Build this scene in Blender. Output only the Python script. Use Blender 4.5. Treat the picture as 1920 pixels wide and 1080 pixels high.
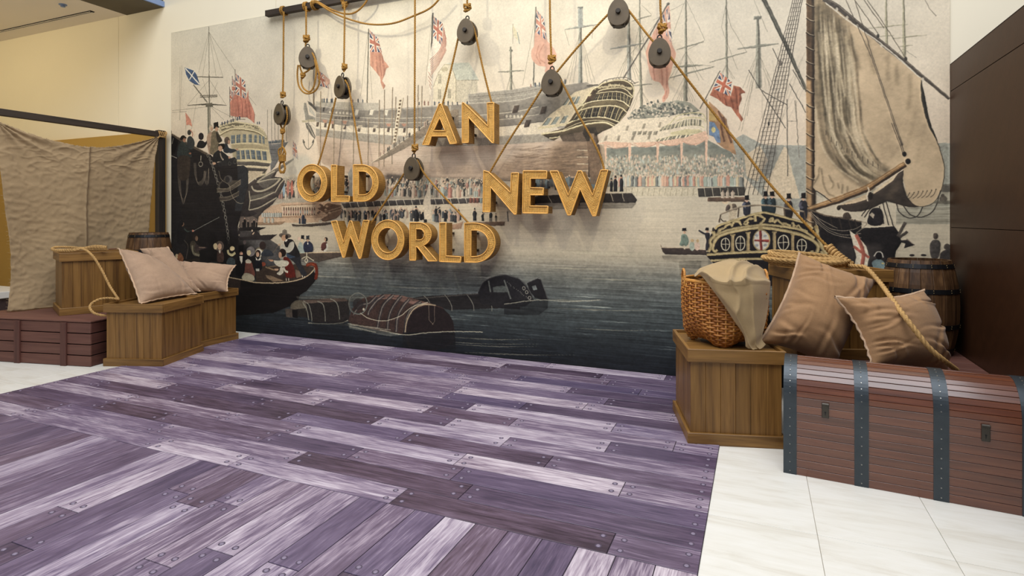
import bpy, bmesh, math, random
import numpy as np
from mathutils import Vector, Matrix, noise as mnoise
from mathutils.geometry import tessellate_polygon

SC = bpy.context.scene
COL = SC.collection
for o in list(bpy.data.objects):
    bpy.data.objects.remove(o)

# ------------------------------------------------------------------ camera
FPX, CX, HY, CAM_H = 1084.0, 960.0, 410.0, 1.5
YAW = math.atan2(461.0, FPX)
cam_data = bpy.data.cameras.new('camera')
cam = bpy.data.objects.new('camera', cam_data)
COL.objects.link(cam)
cam.location = (0, 0, CAM_H)
cam.rotation_euler = (math.pi / 2, 0, YAW)
cam_data.sensor_width = 36
cam_data.lens = FPX / 1920 * 36
cam_data.shift_y = -(540 - HY) / 1920
SC.camera = cam

# ------------------------------------------------------------------ sky, lamps, exposure
SC.view_settings.view_transform = 'Standard'
SC.view_settings.look = 'None'
SC.view_settings.gamma = 1
SC.view_settings.use_curve_mapping = False
SC.view_settings.exposure = 0.0
world = bpy.data.worlds.new('daylight')
SC.world = world
world.use_nodes = True
bg = world.node_tree.nodes['Background']
bg.inputs[0].default_value = (0.80, 0.86, 1.0, 1)
bg.inputs[1].default_value = 0.25


def area(name, loc, aim, size, power, color):
    l = bpy.data.lights.new(name, 'AREA')
    l.shape = 'RECTANGLE'
    l.size, l.size_y = size
    l.energy = power
    l.color = color
    o = bpy.data.objects.new(name, l)
    COL.objects.link(o)
    o.location = loc
    o.rotation_euler = (Vector(aim) - Vector(loc)).to_track_quat('-Z', 'Y').to_euler()
    return o


def spot(name, loc, aim, power, color, angle=50, blend=.6, radius=.08):
    l = bpy.data.lights.new(name, 'SPOT')
    l.energy = power
    l.color = color
    l.spot_size = math.radians(angle)
    l.spot_blend = blend
    l.shadow_soft_size = radius
    o = bpy.data.objects.new(name, l)
    COL.objects.link(o)
    o.location = loc
    o.rotation_euler = (Vector(aim) - Vector(loc)).to_track_quat('-Z', 'Y').to_euler()
    return o


area('atrium_skylight', (-1.4, .4, 8.6), (-1.45, 1.2, 0), (9.5, 9), 1330, (0.95, 0.965, 1.0))
area('front_fill', (-2.5, -5.0, 3.6), (-2.8, 5.6, 1.2), (9, 4), 16, (1.0, 0.98, 0.95))  # weak unseen fill added behind the camera to brighten the fronts
spot('track_lamp', (-5.4, 2.4, 6.2), (-3.2, 5.6, 2.2), 340, (1.0, 0.92, 0.74), 60)
spot('track_lamp', (0.1, 2.3, 6.2), (-2.8, 5.6, 2.2), 270, (1.0, 0.92, 0.74), 50)
area('ceiling_trough_lamp', (-10.6, 3.4, 4.45), (-10.2, 5.66, 2.6), (4.5, .8), 62, (1.0, 0.79, 0.42))
# ------------------------------------------------------------------ measuring helpers
VR = Vector((math.cos(YAW), math.sin(YAW), 0))
VF = Vector((-math.sin(YAW), math.cos(YAW), 0))
VC = Vector((0, 0, CAM_H))


def ray(x, y):
    return VR * ((x - CX) / FPX) + VF - Vector((0, 0, 1)) * ((y - HY) / FPX)


def at(x, y, Y):
    """point on the plane Y = const (parallel to the mural)"""
    r = ray(x, y)
    return VC + r * (Y / r.y)


def atx(x, y, X):
    r = ray(x, y)
    return VC + r * (X / r.x)


def dp(x, y, d):
    """point at distance d along the optical axis"""
    return VC + ray(x, y) * d


# ------------------------------------------------------------------ mesh and object helpers
class MB:
    def __init__(s):
        s.v, s.f = [], []

    def add(s, v, f):
        n = len(s.v)
        s.v += [tuple(p) for p in v]
        s.f += [tuple(i + n for i in q) for q in f]
        return s

    def box(s, lo, hi, c=0.0):
        cx = [(a + b) / 2 for a, b in zip(lo, hi)]
        h = [(b - a) / 2 for a, b in zip(lo, hi)]
        v, f = cbox(h, c)
        return s.add([(p[0] + cx[0], p[1] + cx[1], p[2] + cx[2]) for p in v], f)

    def mesh(s, name, m, smooth=False):
        me = bpy.data.meshes.new(name)
        me.from_pydata(s.v, [], s.f)
        me.materials.append(m)
        if smooth:
            me.polygons.foreach_set('use_smooth', [True] * len(me.polygons))
        me.update()
        return me

    def build(s, name, m, parent=None, smooth=False):
        return link(name, s.mesh(name, m, smooth), parent)


def link(name, me, parent=None, loc=(0, 0, 0), rot=(0, 0, 0)):
    o = bpy.data.objects.new(name, me)
    COL.objects.link(o)
    o.parent = parent
    o.location = loc
    o.rotation_euler = rot
    return o


def cbox(h, c=0.0):
    a, b, d = h
    if c <= 0:
        v = [(x * a, y * b, z * d) for x in (-1, 1) for y in (-1, 1) for z in (-1, 1)]
        f = [(0, 1, 3, 2), (4, 6, 7, 5), (0, 4, 5, 1), (2, 3, 7, 6), (0, 2, 6, 4), (1, 5, 7, 3)]
        return v, f
    c = min(c, a * .9, b * .9, d * .9)
    v, idx = [], {}
    for x in (-1, 1):
        for y in (-1, 1):
            for z in (-1, 1):
                for k in range(3):
                    p = [x * (a - c), y * (b - c), z * (d - c)]
                    p[k] = (x * a, y * b, z * d)[k]
                    idx[(x, y, z, k)] = len(v)
                    v.append(tuple(p))
    f = []
    I = idx
    for s_ in (-1, 1):
        f.append([I[(s_, y, z, 0)] for y, z in ((-1, -1), (1, -1), (1, 1), (-1, 1))][::s_])
        f.append([I[(x, s_, z, 1)] for x, z in ((-1, -1), (-1, 1), (1, 1), (1, -1))][::s_])
        f.append([I[(x, y, s_, 2)] for x, y in ((-1, -1), (1, -1), (1, 1), (-1, 1))][::s_])
    for p in (-1, 1):
        for q in (-1, 1):
            f.append((I[(p, q, -1, 0)], I[(p, q, 1, 0)], I[(p, q, 1, 1)], I[(p, q, -1, 1)])[::1 if p * q < 0 else -1])
            f.append((I[(p, -1, q, 0)], I[(p, 1, q, 0)], I[(p, 1, q, 2)], I[(p, -1, q, 2)])[::-1 if p * q < 0 else 1])
            f.append((I[(-1, p, q, 1)], I[(1, p, q, 1)], I[(1, p, q, 2)], I[(-1, p, q, 2)])[::1 if p * q < 0 else -1])
            for r in (-1, 1):
                t = (I[(p, q, r, 0)], I[(p, q, r, 1)], I[(p, q, r, 2)])
                f.append(t if p * q * r > 0 else t[::-1])
    return v, f


BOARDS = {}


def board(name, parent, lo, hi, m, c=.003):
    """a board between two corners; alike boards share one mesh"""
    h = tuple(round((b - a) / 2, 4) for a, b in zip(lo, hi))
    key = (h, m.name, c)
    if key not in BOARDS:
        mb = MB()
        mb.add(*cbox(h, c))
        BOARDS[key] = mb.mesh(name, m)
    return link(name, BOARDS[key], parent, [(a + b) / 2 for a, b in zip(lo, hi)])


def tag(o, label, cat, group=None, kind=None):
    if label:
        o['label'] = label
    if cat:
        o['category'] = cat
    if group:
        o['group'] = group
    if kind:
        o['kind'] = kind
    return o


def thing(name, label, cat, loc=(0, 0, 0), rz=0, group=None):
    o = bpy.data.objects.new(name, None)
    COL.objects.link(o)
    o.empty_display_size = .05
    o.location = loc
    o.rotation_euler = (0, 0, rz)
    return tag(o, label, cat, group)


def structure(o):
    o['kind'] = 'structure'
    return o


def spline(pts, step):
    """Catmull-Rom through the points, resampled at about equal steps"""
    P = [Vector(p) for p in pts]
    P = [P[0] * 2 - P[1]] + P + [P[-1] * 2 - P[-2]]
    out = []
    for i in range(1, len(P) - 2):
        a, b, c, d = P[i - 1:i + 3]
        n = max(1, int((c - b).length / step))
        for k in range(n):
            t = k / n
            out.append(.5 * ((2 * b) + (c - a) * t + (2 * a - 5 * b + 4 * c - d) * t * t + (3 * b - a - 3 * c + d) * t ** 3))
    out.append(P[-2])
    return out


def tube(mb, pts, r, sides=8, lobes=0, pitch=.08, cap=True, depth=.34):
    """tube along a polyline; with lobes it is a laid rope of that many strands"""
    n = len(pts)
    T = [(pts[min(i + 1, n - 1)] - pts[max(i - 1, 0)]).normalized() for i in range(n)]
    up = Vector((0, 0, 1)) if abs(T[0].z) < .9 else Vector((1, 0, 0))
    N = (up - T[0] * up.dot(T[0])).normalized()
    v, f, s = [], [], 0.0
    for i in range(n):
        if i:
            s += (pts[i] - pts[i - 1]).length
            N = (N - T[i] * N.dot(T[i]))
            N = N.normalized() if N.length > 1e-6 else T[i].orthogonal().normalized()
        B = T[i].cross(N)
        rr = r[i] if hasattr(r, '__len__') else r
        for k in range(sides):
            a = 2 * math.pi * k / sides
            q = rr
            if lobes:
                q = rr * (1 - depth + depth * abs(math.cos(lobes * (a - 2 * math.pi * s / (pitch * lobes) * 1.0) / 2)))
            v.append(pts[i] + (N * math.cos(a) + B * math.sin(a)) * q)
    for i in range(n - 1):
        for k in range(sides):
            k2 = (k + 1) % sides
            f.append((i * sides + k, i * sides + k2, (i + 1) * sides + k2, (i + 1) * sides + k))
    if cap:
        f.append(tuple(range(sides))[::-1])
        f.append(tuple((n - 1) * sides + k for k in range(sides)))
    mb.add(v, f)
    return mb


def rope_mesh(mb, ctrl, r, fine=1.0):
    pts = spline(ctrl, r * .5 / fine)
    return tube(mb, pts, r, 12, 3, r * 2.2)


def patch(rows, nu, nv):
    """smooth surface through a grid of points -> (verts as rows, faces)"""
    cols = [resample(r, nu) for r in rows]
    grid = [resample([c[i] for c in cols], nv) for i in range(nu)]
    return [[grid[i][j] for i in range(nu)] for j in range(nv)]


def resample(pts, n):
    P = [Vector(p) for p in pts]
    m = len(P) - 1
    P = [P[0] * 2 - P[1]] + P + [P[-1] * 2 - P[-2]]
    out = []
    for k in range(n):
        t = k / (n - 1) * m
        i = min(int(t), m - 1)
        t -= i
        a, b, c, d = P[i:i + 4]
        out.append(.5 * ((2 * b) + (c - a) * t + (2 * a - 5 * b + 4 * c - d) * t * t + (3 * b - a - 3 * c + d) * t ** 3))
    return out


def grid_faces(nu, nv, off=0):
    return [(off + j * nu + i, off + j * nu + i + 1, off + (j + 1) * nu + i + 1, off + (j + 1) * nu + i) for j in range(nv - 1) for i in range(nu - 1)]


# ------------------------------------------------------------------ materials
def srgb(*c):
    return tuple((x / 255 / 12.92 if x / 255 <= .04045 else ((x / 255 + .055) / 1.055) ** 2.4) for x in c) + (1.0,)


class NT:
    """tiny node-tree writer"""
    def __init__(s, name):
        s.m = bpy.data.materials.new(name)
        s.m.use_nodes = True
        s.t = s.m.node_tree
        s.b = s.t.nodes['Principled BSDF']

    def n(s, kind, props=None, **ins):
        q = s.t.nodes.new('ShaderNode' + kind)
        for k, val in (props or {}).items():
            setattr(q, k, val)
        for k, val in ins.items():
            key = int(k[1:]) if k[0] == '_' and k[1:].isdigit() else k.replace('_', ' ')
            s.set(q.inputs[key], val)
        return q

    def set(s, sock, val):
        if isinstance(val, bpy.types.NodeSocket):
            s.t.links.new(val, sock)
        else:
            sock.default_value = val

    def ramp(s, fac, stops, interp='LINEAR'):
        q = s.t.nodes.new('ShaderNodeValToRGB')
        q.color_ramp.interpolation = interp
        e = q.color_ramp.elements
        while len(e) < len(stops):
            e.new(.5)
        for el, (p, c) in zip(e, stops):
            el.position = p
            el.color = c
        s.set(q.inputs[0], fac)
        return q.outputs[0]

    def mix(s, fac, a, b, mode='MIX'):
        q = s.t.nodes.new('ShaderNodeMix')
        q.data_type = 'RGBA'
        q.blend_type = mode
        s.set(q.inputs[0], fac)
        s.set(q.inputs[6], a)
        s.set(q.inputs[7], b)
        return q.outputs[2]

    def math(s, op, a, b=0.0):
        q = s.t.nodes.new('ShaderNodeMath')
        q.operation = op
        s.set(q.inputs[0], a)
        s.set(q.inputs[1], b)
        return q.outputs[0]

    def bump(s, h, strength=.3, dist=.004):
        q = s.n('Bump', None, Height=h, Strength=strength, Distance=dist)
        s.set(s.b.inputs['Normal'], q.outputs[0])

    def coords(s, scale=(1, 1, 1), rand=True, which='Object'):
        c = s.n('TexCoord').outputs[which]
        if rand:
            r = s.n('ObjectInfo').outputs['Random']
            k = s.math('MULTIPLY', r, 37.0)
            c = s.n('VectorMath', {'operation': 'ADD'}, _0=c, _1=k).outputs[0]
        return s.n('Mapping', None, Vector=c, Scale=scale).outputs[0]

    def noise(s, vec, scale, detail=4, rough=.55, dist=0.0):
        return s.n('TexNoise', None, Vector=vec, Scale=scale, Detail=detail, Roughness=rough, Distortion=dist).outputs[0]

    def out(s, color, rough=.5, **k):
        s.set(s.b.inputs['Base Color'], color)
        s.set(s.b.inputs['Roughness'], rough)
        for a, val in k.items():
            s.set(s.b.inputs[a.replace('_', ' ')], val)
        return s.m


def paint(name, c, rough=.6, var=.06, scale=3.0, bump=0.0, spec=.5):
    t = NT(name)
    v = t.coords((1, 1, 1), False)
    n = t.noise(v, scale, 5)
    dark = tuple(x * (1 - var) for x in c[:3]) + (1,)
    lite = tuple(min(1, x * (1 + var)) for x in c[:3]) + (1,)
    if bump:
        t.bump(t.noise(v, scale * 30, 3), bump, .002)
    return t.out(t.ramp(n, [(.3, dark), (.7, lite)]), rough, Specular_IOR_Level=spec)


def wood(name, dark, mid, lite, axis=2, rough=.45, tint=.22, knots=.5, scale=1.0, spec=.4, grain=1.0, coat=0.0):
    t = NT(name)
    st = [9 * scale] * 3
    st[axis] = .55 * scale
    v = t.coords(tuple(st))
    n1 = t.noise(v, 1.6, 5, .6, 1.2)
    st2 = [70 * scale] * 3
    st2[axis] = 2.5 * scale
    n2 = t.noise(t.coords(tuple(st2)), 1.4, 3, .6)
    st3 = [3 * scale] * 3
    st3[axis] = .12 * scale
    w = t.n('TexWave', {'wave_type': 'BANDS', 'bands_direction': 'DIAGONAL'}, Vector=t.coords(tuple(st3)), Scale=2.6, Distortion=3.5, Detail=2.0, Detail_Scale=.8).outputs[1]
    f = t.math('ADD', t.math('MULTIPLY', n1, .75 * grain), t.math('MULTIPLY', n2, .45 * grain))
    f = t.math('SUBTRACT', f, t.math('MULTIPLY', t.math('POWER', w, 3.0), .16 * knots))
    f = t.math('ADD', f, (1 - grain) * .6)
    c = t.ramp(f, [(.30, dark), (.56, mid), (.86, lite)])
    r = t.n('ObjectInfo').outputs['Random']
    k = t.math('ADD', t.math('MULTIPLY', r, tint), 1 - tint / 2)
    g = t.n('CombineColor', None, Red=k, Green=k, Blue=k).outputs[0]
    c = t.mix(1.0, c, g, 'MULTIPLY')
    t.bump(n2, .15, .002)
    return t.out(c, rough, Specular_IOR_Level=spec, Coat_Weight=coat, Coat_Roughness=.17, Coat_IOR=1.9)


def burlap(name, c, weave=260.0, rough=.85, var=.16):
    t = NT(name)
    v = t.coords((1, 1, 1))
    n = t.noise(v, 5, 5, .6)
    n2 = t.noise(v, 90, 2, .6)
    a = t.n('TexNoise', None, Vector=t.coords((weave, weave * .12, weave * .12)), Scale=1.0, Detail=1.0).outputs[0]
    b = t.n('TexNoise', None, Vector=t.coords((weave * .12, weave * .12, weave)), Scale=1.0, Detail=1.0).outputs[0]
    h = t.math('ADD', t.math('ADD', a, b), n2)
    f = t.math('ADD', t.math('MULTIPLY', n, .55), t.math('MULTIPLY', h, .15))
    d = tuple(x * (1 - var * 1.6) for x in c[:3]) + (1,)
    l = tuple(min(1, x * (1 + var)) for x in c[:3]) + (1,)
    t.bump(h, .25, .002)
    return t.out(t.ramp(f, [(.3, d), (.7, l)]), rough, Sheen_Weight=.15, Specular_IOR_Level=.2)


def metal(name, c, rough=.45, metallic=.6, var=.12):
    t = NT(name)
    v = t.coords((1, 1, 1))
    n = t.noise(v, 14, 5, .6)
    d = tuple(x * (1 - var) for x in c[:3]) + (1,)
    l = tuple(min(1, x * (1 + var)) for x in c[:3]) + (1,)
    t.bump(t.noise(v, 120, 3), .12, .001)
    return t.out(t.ramp(n, [(.3, d), (.7, l)]), rough, Metallic=metallic)


def rope_mat(name, c):
    t = NT(name)
    v = t.coords((1, 1, 1))
    n = t.noise(v, 60, 4, .7)
    n2 = t.noise(v, 5, 2)
    f = t.math('ADD', t.math('MULTIPLY', n, .6), t.math('MULTIPLY', n2, .4))
    d = tuple(x * .55 for x in c[:3]) + (1,)
    l = tuple(min(1, x * 1.35) for x in c[:3]) + (1,)
    t.bump(n, .4, .002)
    return t.out(t.ramp(f, [(.32, d), (.52, c), (.72, l)]), .8, Specular_IOR_Level=.25)


WALL = paint('cream_paint', srgb(238, 228, 202), .7, .015, .8)
OCHRE = paint('ochre_paint', srgb(176, 138, 62), .7, .03, .8)
CEIL = paint('ceiling_paint', srgb(232, 222, 205), .8, .02, .8)
DARKSOFFIT = paint('dark_soffit_paint', srgb(92, 84, 66), .8, .06)
BLUEMETAL = paint('blue_grey_trim_paint', srgb(120, 140, 175), .5)
BLACKGAP = paint('black_gap', srgb(14, 12, 11), .9)
BROWNWALL = wood('dark_brown_veneer', srgb(44, 25, 13), srgb(56, 33, 18), srgb(70, 43, 25), 0, .42, .08, .3, .5, .28, .5)
DARKBEAM = wood('dark_stained_batten', srgb(34, 26, 20), srgb(50, 40, 32), srgb(66, 54, 42), 0, .6, .1, .4)
POSTOLIVE = wood('dark_post', srgb(30, 25, 20), srgb(44, 37, 30), srgb(60, 50, 38), 2, .6, .1, .4)
OAK = wood('stained_oak_board', srgb(84, 56, 24), srgb(122, 87, 42), srgb(146, 108, 56), 2, .40, .24, .9)
OAKX = wood('stained_oak_trim', srgb(72, 48, 22), srgb(122, 88, 44), srgb(150, 112, 60), 0, .42, .22, .6)
OAKY = wood('stained_oak_trim_deep', srgb(72, 48, 22), srgb(122, 88, 44), srgb(150, 112, 60), 1, .42, .22, .6)
CRATE = wood('red_brown_slat', srgb(74, 46, 38), srgb(98, 63, 53), srgb(112, 76, 64), 0, .6, .12, .4)
CRATEZ = wood('red_brown_batten', srgb(62, 36, 30), srgb(86, 52, 44), srgb(100, 64, 54), 2, .6, .1, .4)
CRATEY = wood('red_brown_end_slat', srgb(56, 32, 26), srgb(78, 46, 38), srgb(94, 58, 48), 1, .6, .1, .4)
TRUNKW = wood('red_mahogany_slat', srgb(66, 32, 18), srgb(93, 49, 29), srgb(118, 69, 44), 0, .34, .26, .4, 1.0, .35, 1.0, .5)
STRAP = metal('blue_grey_iron_strap', srgb(60, 67, 72), .38, .5)
STUD = metal('pale_steel_stud', srgb(150, 150, 145), .3, .8)
LATCHM = metal('dark_iron_latch', srgb(70, 66, 60), .35, .7)
HOLE = paint('keyhole_black', srgb(12, 10, 9), .7)
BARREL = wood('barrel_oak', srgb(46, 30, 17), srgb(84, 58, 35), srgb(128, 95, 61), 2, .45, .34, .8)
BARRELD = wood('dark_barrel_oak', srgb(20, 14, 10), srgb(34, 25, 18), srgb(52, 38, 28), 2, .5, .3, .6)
HOOP = metal('black_iron_hoop', srgb(34, 34, 36), .45, .6)
BRASS = metal('brass_stud', srgb(205, 180, 130), .3, .8)
PULLEY = metal('bronzed_iron', srgb(82, 69, 50), .55, .1)
PULLEYD = metal('dark_iron', srgb(42, 37, 32), .5, .4)
ROPE = rope_mat('manila_rope', srgb(152, 112, 50))
ROPEL = rope_mat('pale_manila_rope', srgb(176, 140, 88))
SACKP = burlap('pinkish_burlap', srgb(166, 138, 113), 320)
SACKB = burlap('brown_burlap', srgb(152, 117, 82), 320)
SEAM = burlap('seam_thread', srgb(190, 160, 130))
LINEN = burlap('pale_linen', srgb(164, 140, 102), 420, .9, .08)
SHEET = burlap('grey_linen_sheet', srgb(160, 137, 104), 420, .9, .09)
WHITE = paint('white_worktop', srgb(222, 224, 224), .4)
DARKBASE = paint('dark_purple_base', srgb(56, 44, 46), .6)
RATTAN = None
# ------------------------------------------------------------------ the harbour print, painted stroke by stroke in wall measure
class Print:
    """A flat print on the wall. Outlines were measured in windows of the photograph and are carried over to
    the wall's own width and height, so the print is an ordinary undistorted picture on the wall."""
    S = 285.0
    L, R_, T, Y = -7.654, 1.420, 4.136, 5.652
    WIN = dict(a=(0, 0, 4), b=(480, 0, 4), c=(960, 0, 4), d=(1440, 0, 4), e=(0, 230, 4), f=(480, 230, 4), g=(960, 230, 4),
               h=(1440, 230, 4), j=(480, 430, 4), k=(960, 430, 4), l=(1440, 430, 4), m=(320, 200, 8), n=(320, 320, 8),
               o=(400, 420, 8), p=(320, 430, 8), q=(560, 150, 8), r=(980, 130, 8), s=(1320, 360, 8), t=(1500, 250, 6.75), u=(1240, 90, 4.5), x=(0, 0, 1))

    def __init__(s):
        s.W, s.H = int((s.R_ - s.L) * s.S), int(s.T * s.S)
        s.rng = np.random.default_rng(4)
        s.rnd = random.Random(11)
        s.grain = s.fbm(3, 3, 3)
        s.streak = s.fbm(110, 2.2, 3)
        s.vert = s.fbm(4, 60, 3)
        s.blot = s.fbm(60, 60, 5)
        s.C = np.zeros((s.H, s.W, 3), np.float32)
        s.cw, s.sw = math.cos(YAW), math.sin(YAW)

    def fbm(s, sx, sy, octs):
        out = np.zeros((s.H, s.W), np.float32)
        amp = 1.0
        for o in range(octs):
            gx, gy = max(2, int(s.W / sx) + 2), max(2, int(s.H / sy) + 2)
            g = s.rng.standard_normal((gy, gx)).astype(np.float32)
            ys = np.linspace(0, gy - 1.001, s.H)
            xs = np.linspace(0, gx - 1.001, s.W)
            y0, x0 = ys.astype(int), xs.astype(int)
            fy, fx = (ys - y0).astype(np.float32)[:, None], (xs - x0).astype(np.float32)[None]
            r0 = g[y0][:, x0] * (1 - fx) + g[y0][:, x0 + 1] * fx
            r1 = g[y0 + 1][:, x0] * (1 - fx) + g[y0 + 1][:, x0 + 1] * fx
            out += amp * (r0 * (1 - fy) + r1 * fy)
            amp *= .55
            sx, sy = max(sx / 2, 1.01), max(sy / 2, 1.01)
        return out / 1.6

    def pt(s, w, pts):
        if isinstance(pts, str):
            pts = [tuple(float(v) for v in q.split(',')) for q in pts.split()]
        ox, oy, k = s.WIN[w]
        P = np.array([(ox + q[0] / k, oy + q[1] / k) for q in pts])
        u, v = (P[:, 0] - CX) / FPX, (P[:, 1] - HY) / FPX
        rx, ry = s.cw * u - s.sw, s.sw * u + s.cw
        t = s.Y / ry
        return np.stack([(t * rx - s.L) * s.S, (s.T - (CAM_H - v * t)) * s.S], 1)

    def sc(s, w, p):
        """print pixels per photograph pixel at a point"""
        ox, oy, k = s.WIN[w]
        u = (ox + p[0] / k - CX) / FPX
        return s.S * s.Y / (s.sw * u + s.cw) / FPX

    def smooth(s, P, closed=False, n=5):
        if len(P) < 3:
            return P
        Q = np.concatenate([P[-1:], P, P[:2]]) if closed else np.concatenate([2 * P[:1] - P[1:2], P, 2 * P[-1:] - P[-2:-1]])
        m = len(P) if closed else len(P) - 1
        t = (np.arange(n) / n)[:, None]
        out = []
        for i in range(m):
            a, b, c, d = Q[i:i + 4]
            out.append(.5 * ((2 * b) + (c - a) * t + (2 * a - 5 * b + 4 * c - d) * t * t + (3 * b - a - 3 * c + d) * t ** 3))
        if not closed:
            out.append(P[-1:])
        return np.concatenate(out)

    def fill(s, P, col, al=1.0, tex=None, amp=.1, blur=0):
        x0, y0 = np.floor(P.min(0)).astype(int) - 1 - blur
        x1, y1 = np.ceil(P.max(0)).astype(int) + 2 + blur
        x0, y0, x1, y1 = max(x0, 0), max(y0, 0), min(x1, s.W), min(y1, s.H)
        if x1 <= x0 or y1 <= y0:
            return
        acc = np.zeros((y1 - y0, x1 - x0), np.float32)
        cols = np.arange(x0, x1, dtype=np.float32)[None] + 1
        for (ax, ay), (bx, by) in zip(P, np.roll(P, -1, 0)):
            if ay == by:
                continue
            sg = 1.0
            if ay > by:
                ax, ay, bx, by, sg = bx, by, ax, ay, -1.0
            r0, r1 = max(int(math.floor(ay)), y0), min(int(math.ceil(by)), y1)
            if r1 <= r0:
                continue
            rr = np.arange(r0, r1, dtype=np.float32)
            top, bot = np.maximum(rr, ay), np.minimum(rr + 1, by)
            xm = ax + ((top + bot) / 2 - ay) * (bx - ax) / (by - ay)
            acc[r0 - y0:r1 - y0] += (sg * (bot - top))[:, None] * np.clip(cols - xm[:, None], 0, 1)
        m = np.clip(np.abs(acc), 0, 1)
        if blur:
            for ax_ in (0, 1):
                for _ in range(2):
                    c = np.cumsum(np.pad(m, [(blur + 1, blur) if i == ax_ else (0, 0) for i in (0, 1)]), ax_)
                    m = ((c[2 * blur + 1:] - c[:-2 * blur - 1]) if ax_ == 0 else (c[:, 2 * blur + 1:] - c[:, :-2 * blur - 1])) / (2 * blur + 1)
        m = (m * al)[..., None]
        c = np.array(col, np.float32)[None, None] / 255
        if tex is not None:
            c = np.clip(c * (1 + amp * tex[y0:y1, x0:x1, None]), 0, 1)
        v = s.C[y0:y1, x0:x1]
        v += (c - v) * m

    # --- drawing verbs: w is the window letter
    def P(s, w, pts, col, al=1.0, tex='grain', amp=.05, sm=0, blur=0):
        q = s.pt(w, pts)
        if sm:
            q = s.smooth(q, True, sm)
        s.fill(q, col, al, getattr(s, tex) if tex else None, amp, blur)

    def L_(s, w, pts, wd, col, al=1.0, sm=5, taper=None, blur=0, jit=0.0):
        if isinstance(pts, str):
            pts = [tuple(float(v) for v in q.split(',')) for q in pts.split()]
        k = s.sc(w, pts[0])
        q = s.pt(w, pts)
        if sm and len(q) > 2:
            q = s.smooth(q, False, sm)
        d = np.gradient(q, axis=0)
        n = np.stack([-d[:, 1], d[:, 0]], 1) / (np.hypot(d[:, 0], d[:, 1])[:, None] + 1e-6)
        hw = np.full(len(q), max(wd * k / 2, .35))
        if taper is not None:
            hw = np.interp(np.linspace(0, 1, len(q)), np.linspace(0, 1, len(taper)), taper) * k / 2
        if wd * k < .7:
            al *= max(.3, wd * k / .7)
        if jit:
            hw = hw * (1 + s.rng.uniform(-jit, jit, len(q)))
        s.fill(np.concatenate([q + n * hw[:, None], (q - n * hw[:, None])[::-1]]), col, al, s.grain, .05, blur)

    def E(s, w, c, r, col, al=1.0, tex='grain', amp=.05, rot=0, blur=0):
        a = np.linspace(0, math.tau, 20, endpoint=False)
        ca, sa = math.cos(rot), math.sin(rot)
        s.P(w, [(c[0] + r[0] * math.cos(i) * ca - r[1] * math.sin(i) * sa, c[1] + r[0] * math.cos(i) * sa + r[1] * math.sin(i) * ca) for i in a], col, al, tex, amp, blur=blur)

    def ring(s, w, c, r, wd, col, al=1.0):
        s.L_(w, [(c[0] + r[0] * math.cos(i), c[1] + r[1] * math.sin(i)) for i in np.linspace(0, math.tau, 25)], wd, col, al, 0)

    def lines(s, w, data, wd, col, al=1.0):
        for ln in data.split(';'):
            s.L_(w, ln, wd, col, al, 0)

    def jack(s, w, TL, TR, BR, BL, al=1.0, blue=(74, 82, 116), red=(194, 118, 98), white=(226, 216, 200)):
        TL, TR, BR, BL = [np.array(v, float) for v in (TL, TR, BR, BL)]

        def m(pts):
            return [tuple(TL * (1 - u) * (1 - v) + TR * u * (1 - v) + BR * u * v + BL * (1 - u) * v) for u, v in pts]
        s.P(w, m([(0, 0), (1, 0), (1, 1), (0, 1)]), blue, al)
        for a, b in (((0, 0), (1, 1)), ((1, 0), (0, 1))):
            dx = .13 if a[0] == 0 else -.13
            s.P(w, m([(a[0], a[1]), (a[0] + dx, a[1]), (b[0], b[1] - .13), (b[0], b[1]), (b[0] - dx, b[1]), (a[0], a[1] + .13)]), white, al)
            dx *= .45
            s.P(w, m([(a[0], a[1]), (a[0] + dx, a[1]), (b[0], b[1] - .05), (b[0], b[1]), (b[0] - dx, b[1]), (a[0], a[1] + .05)]), red, al)
        for wd, c in ((.17, white), (.10, red)):
            s.P(w, m([(.5 - wd, 0), (.5 + wd, 0), (.5 + wd, 1), (.5 - wd, 1)]), c, al)
            s.P(w, m([(0, .5 - wd), (1, .5 - wd), (1, .5 + wd), (0, .5 + wd)]), c, al)

    def man(s, x, y, h, col, hat=None, skin=(200, 160, 130), wide=.30, w='x', legs=False):
        """a small standing figure with its feet at (x, y)"""
        b = h * wide / 2
        s.P(w, [(x - b * .45, y - h * .84), (x + b * .45, y - h * .84), (x + b, y - h * .62), (x + b * .8, y - h * .30), (x + b * .9, y), (x - b * .9, y), (x - b * .8, y - h * .30), (x - b, y - h * .62)], col, 1, None)
        s.P(w, [(x + b * .1, y - h * .84), (x + b * .45, y - h * .84), (x + b, y - h * .62), (x + b * .8, y - h * .30), (x + b * .9, y), (x + b * .15, y)], tuple(v * .72 for v in col), .8, None)
        s.E(w, (x, y - h * .91), (h * .06, h * .085), skin, 1, None)
        if hat:
            s.P(w, [(x - h * .055, y - h * 1.07), (x + h * .055, y - h * 1.07), (x + h * .05, y - h * .96), (x + h * .10, y - h * .94), (x - h * .10, y - h * .94), (x - h * .05, y - h * .96)], hat, 1, None)

    def crowd(s, w, x0, y0, x1, y1, n, h, cols, skin=(214, 186, 158), top=None, wide=.34, hats=None):
        f = []
        for _ in range(n):
            u = s.rnd.random()
            v = s.rnd.random()
            f.append((y0 + (y1 - y0) * v, x0 + (x1 - x0) * u))
        for y, x in sorted(f):
            if top and y < top(x):
                continue
            s.man(x, y, h * s.rnd.uniform(.85, 1.12), s.rnd.choice(cols), s.rnd.choice(hats) if hats else None, skin, wide, w)


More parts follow.
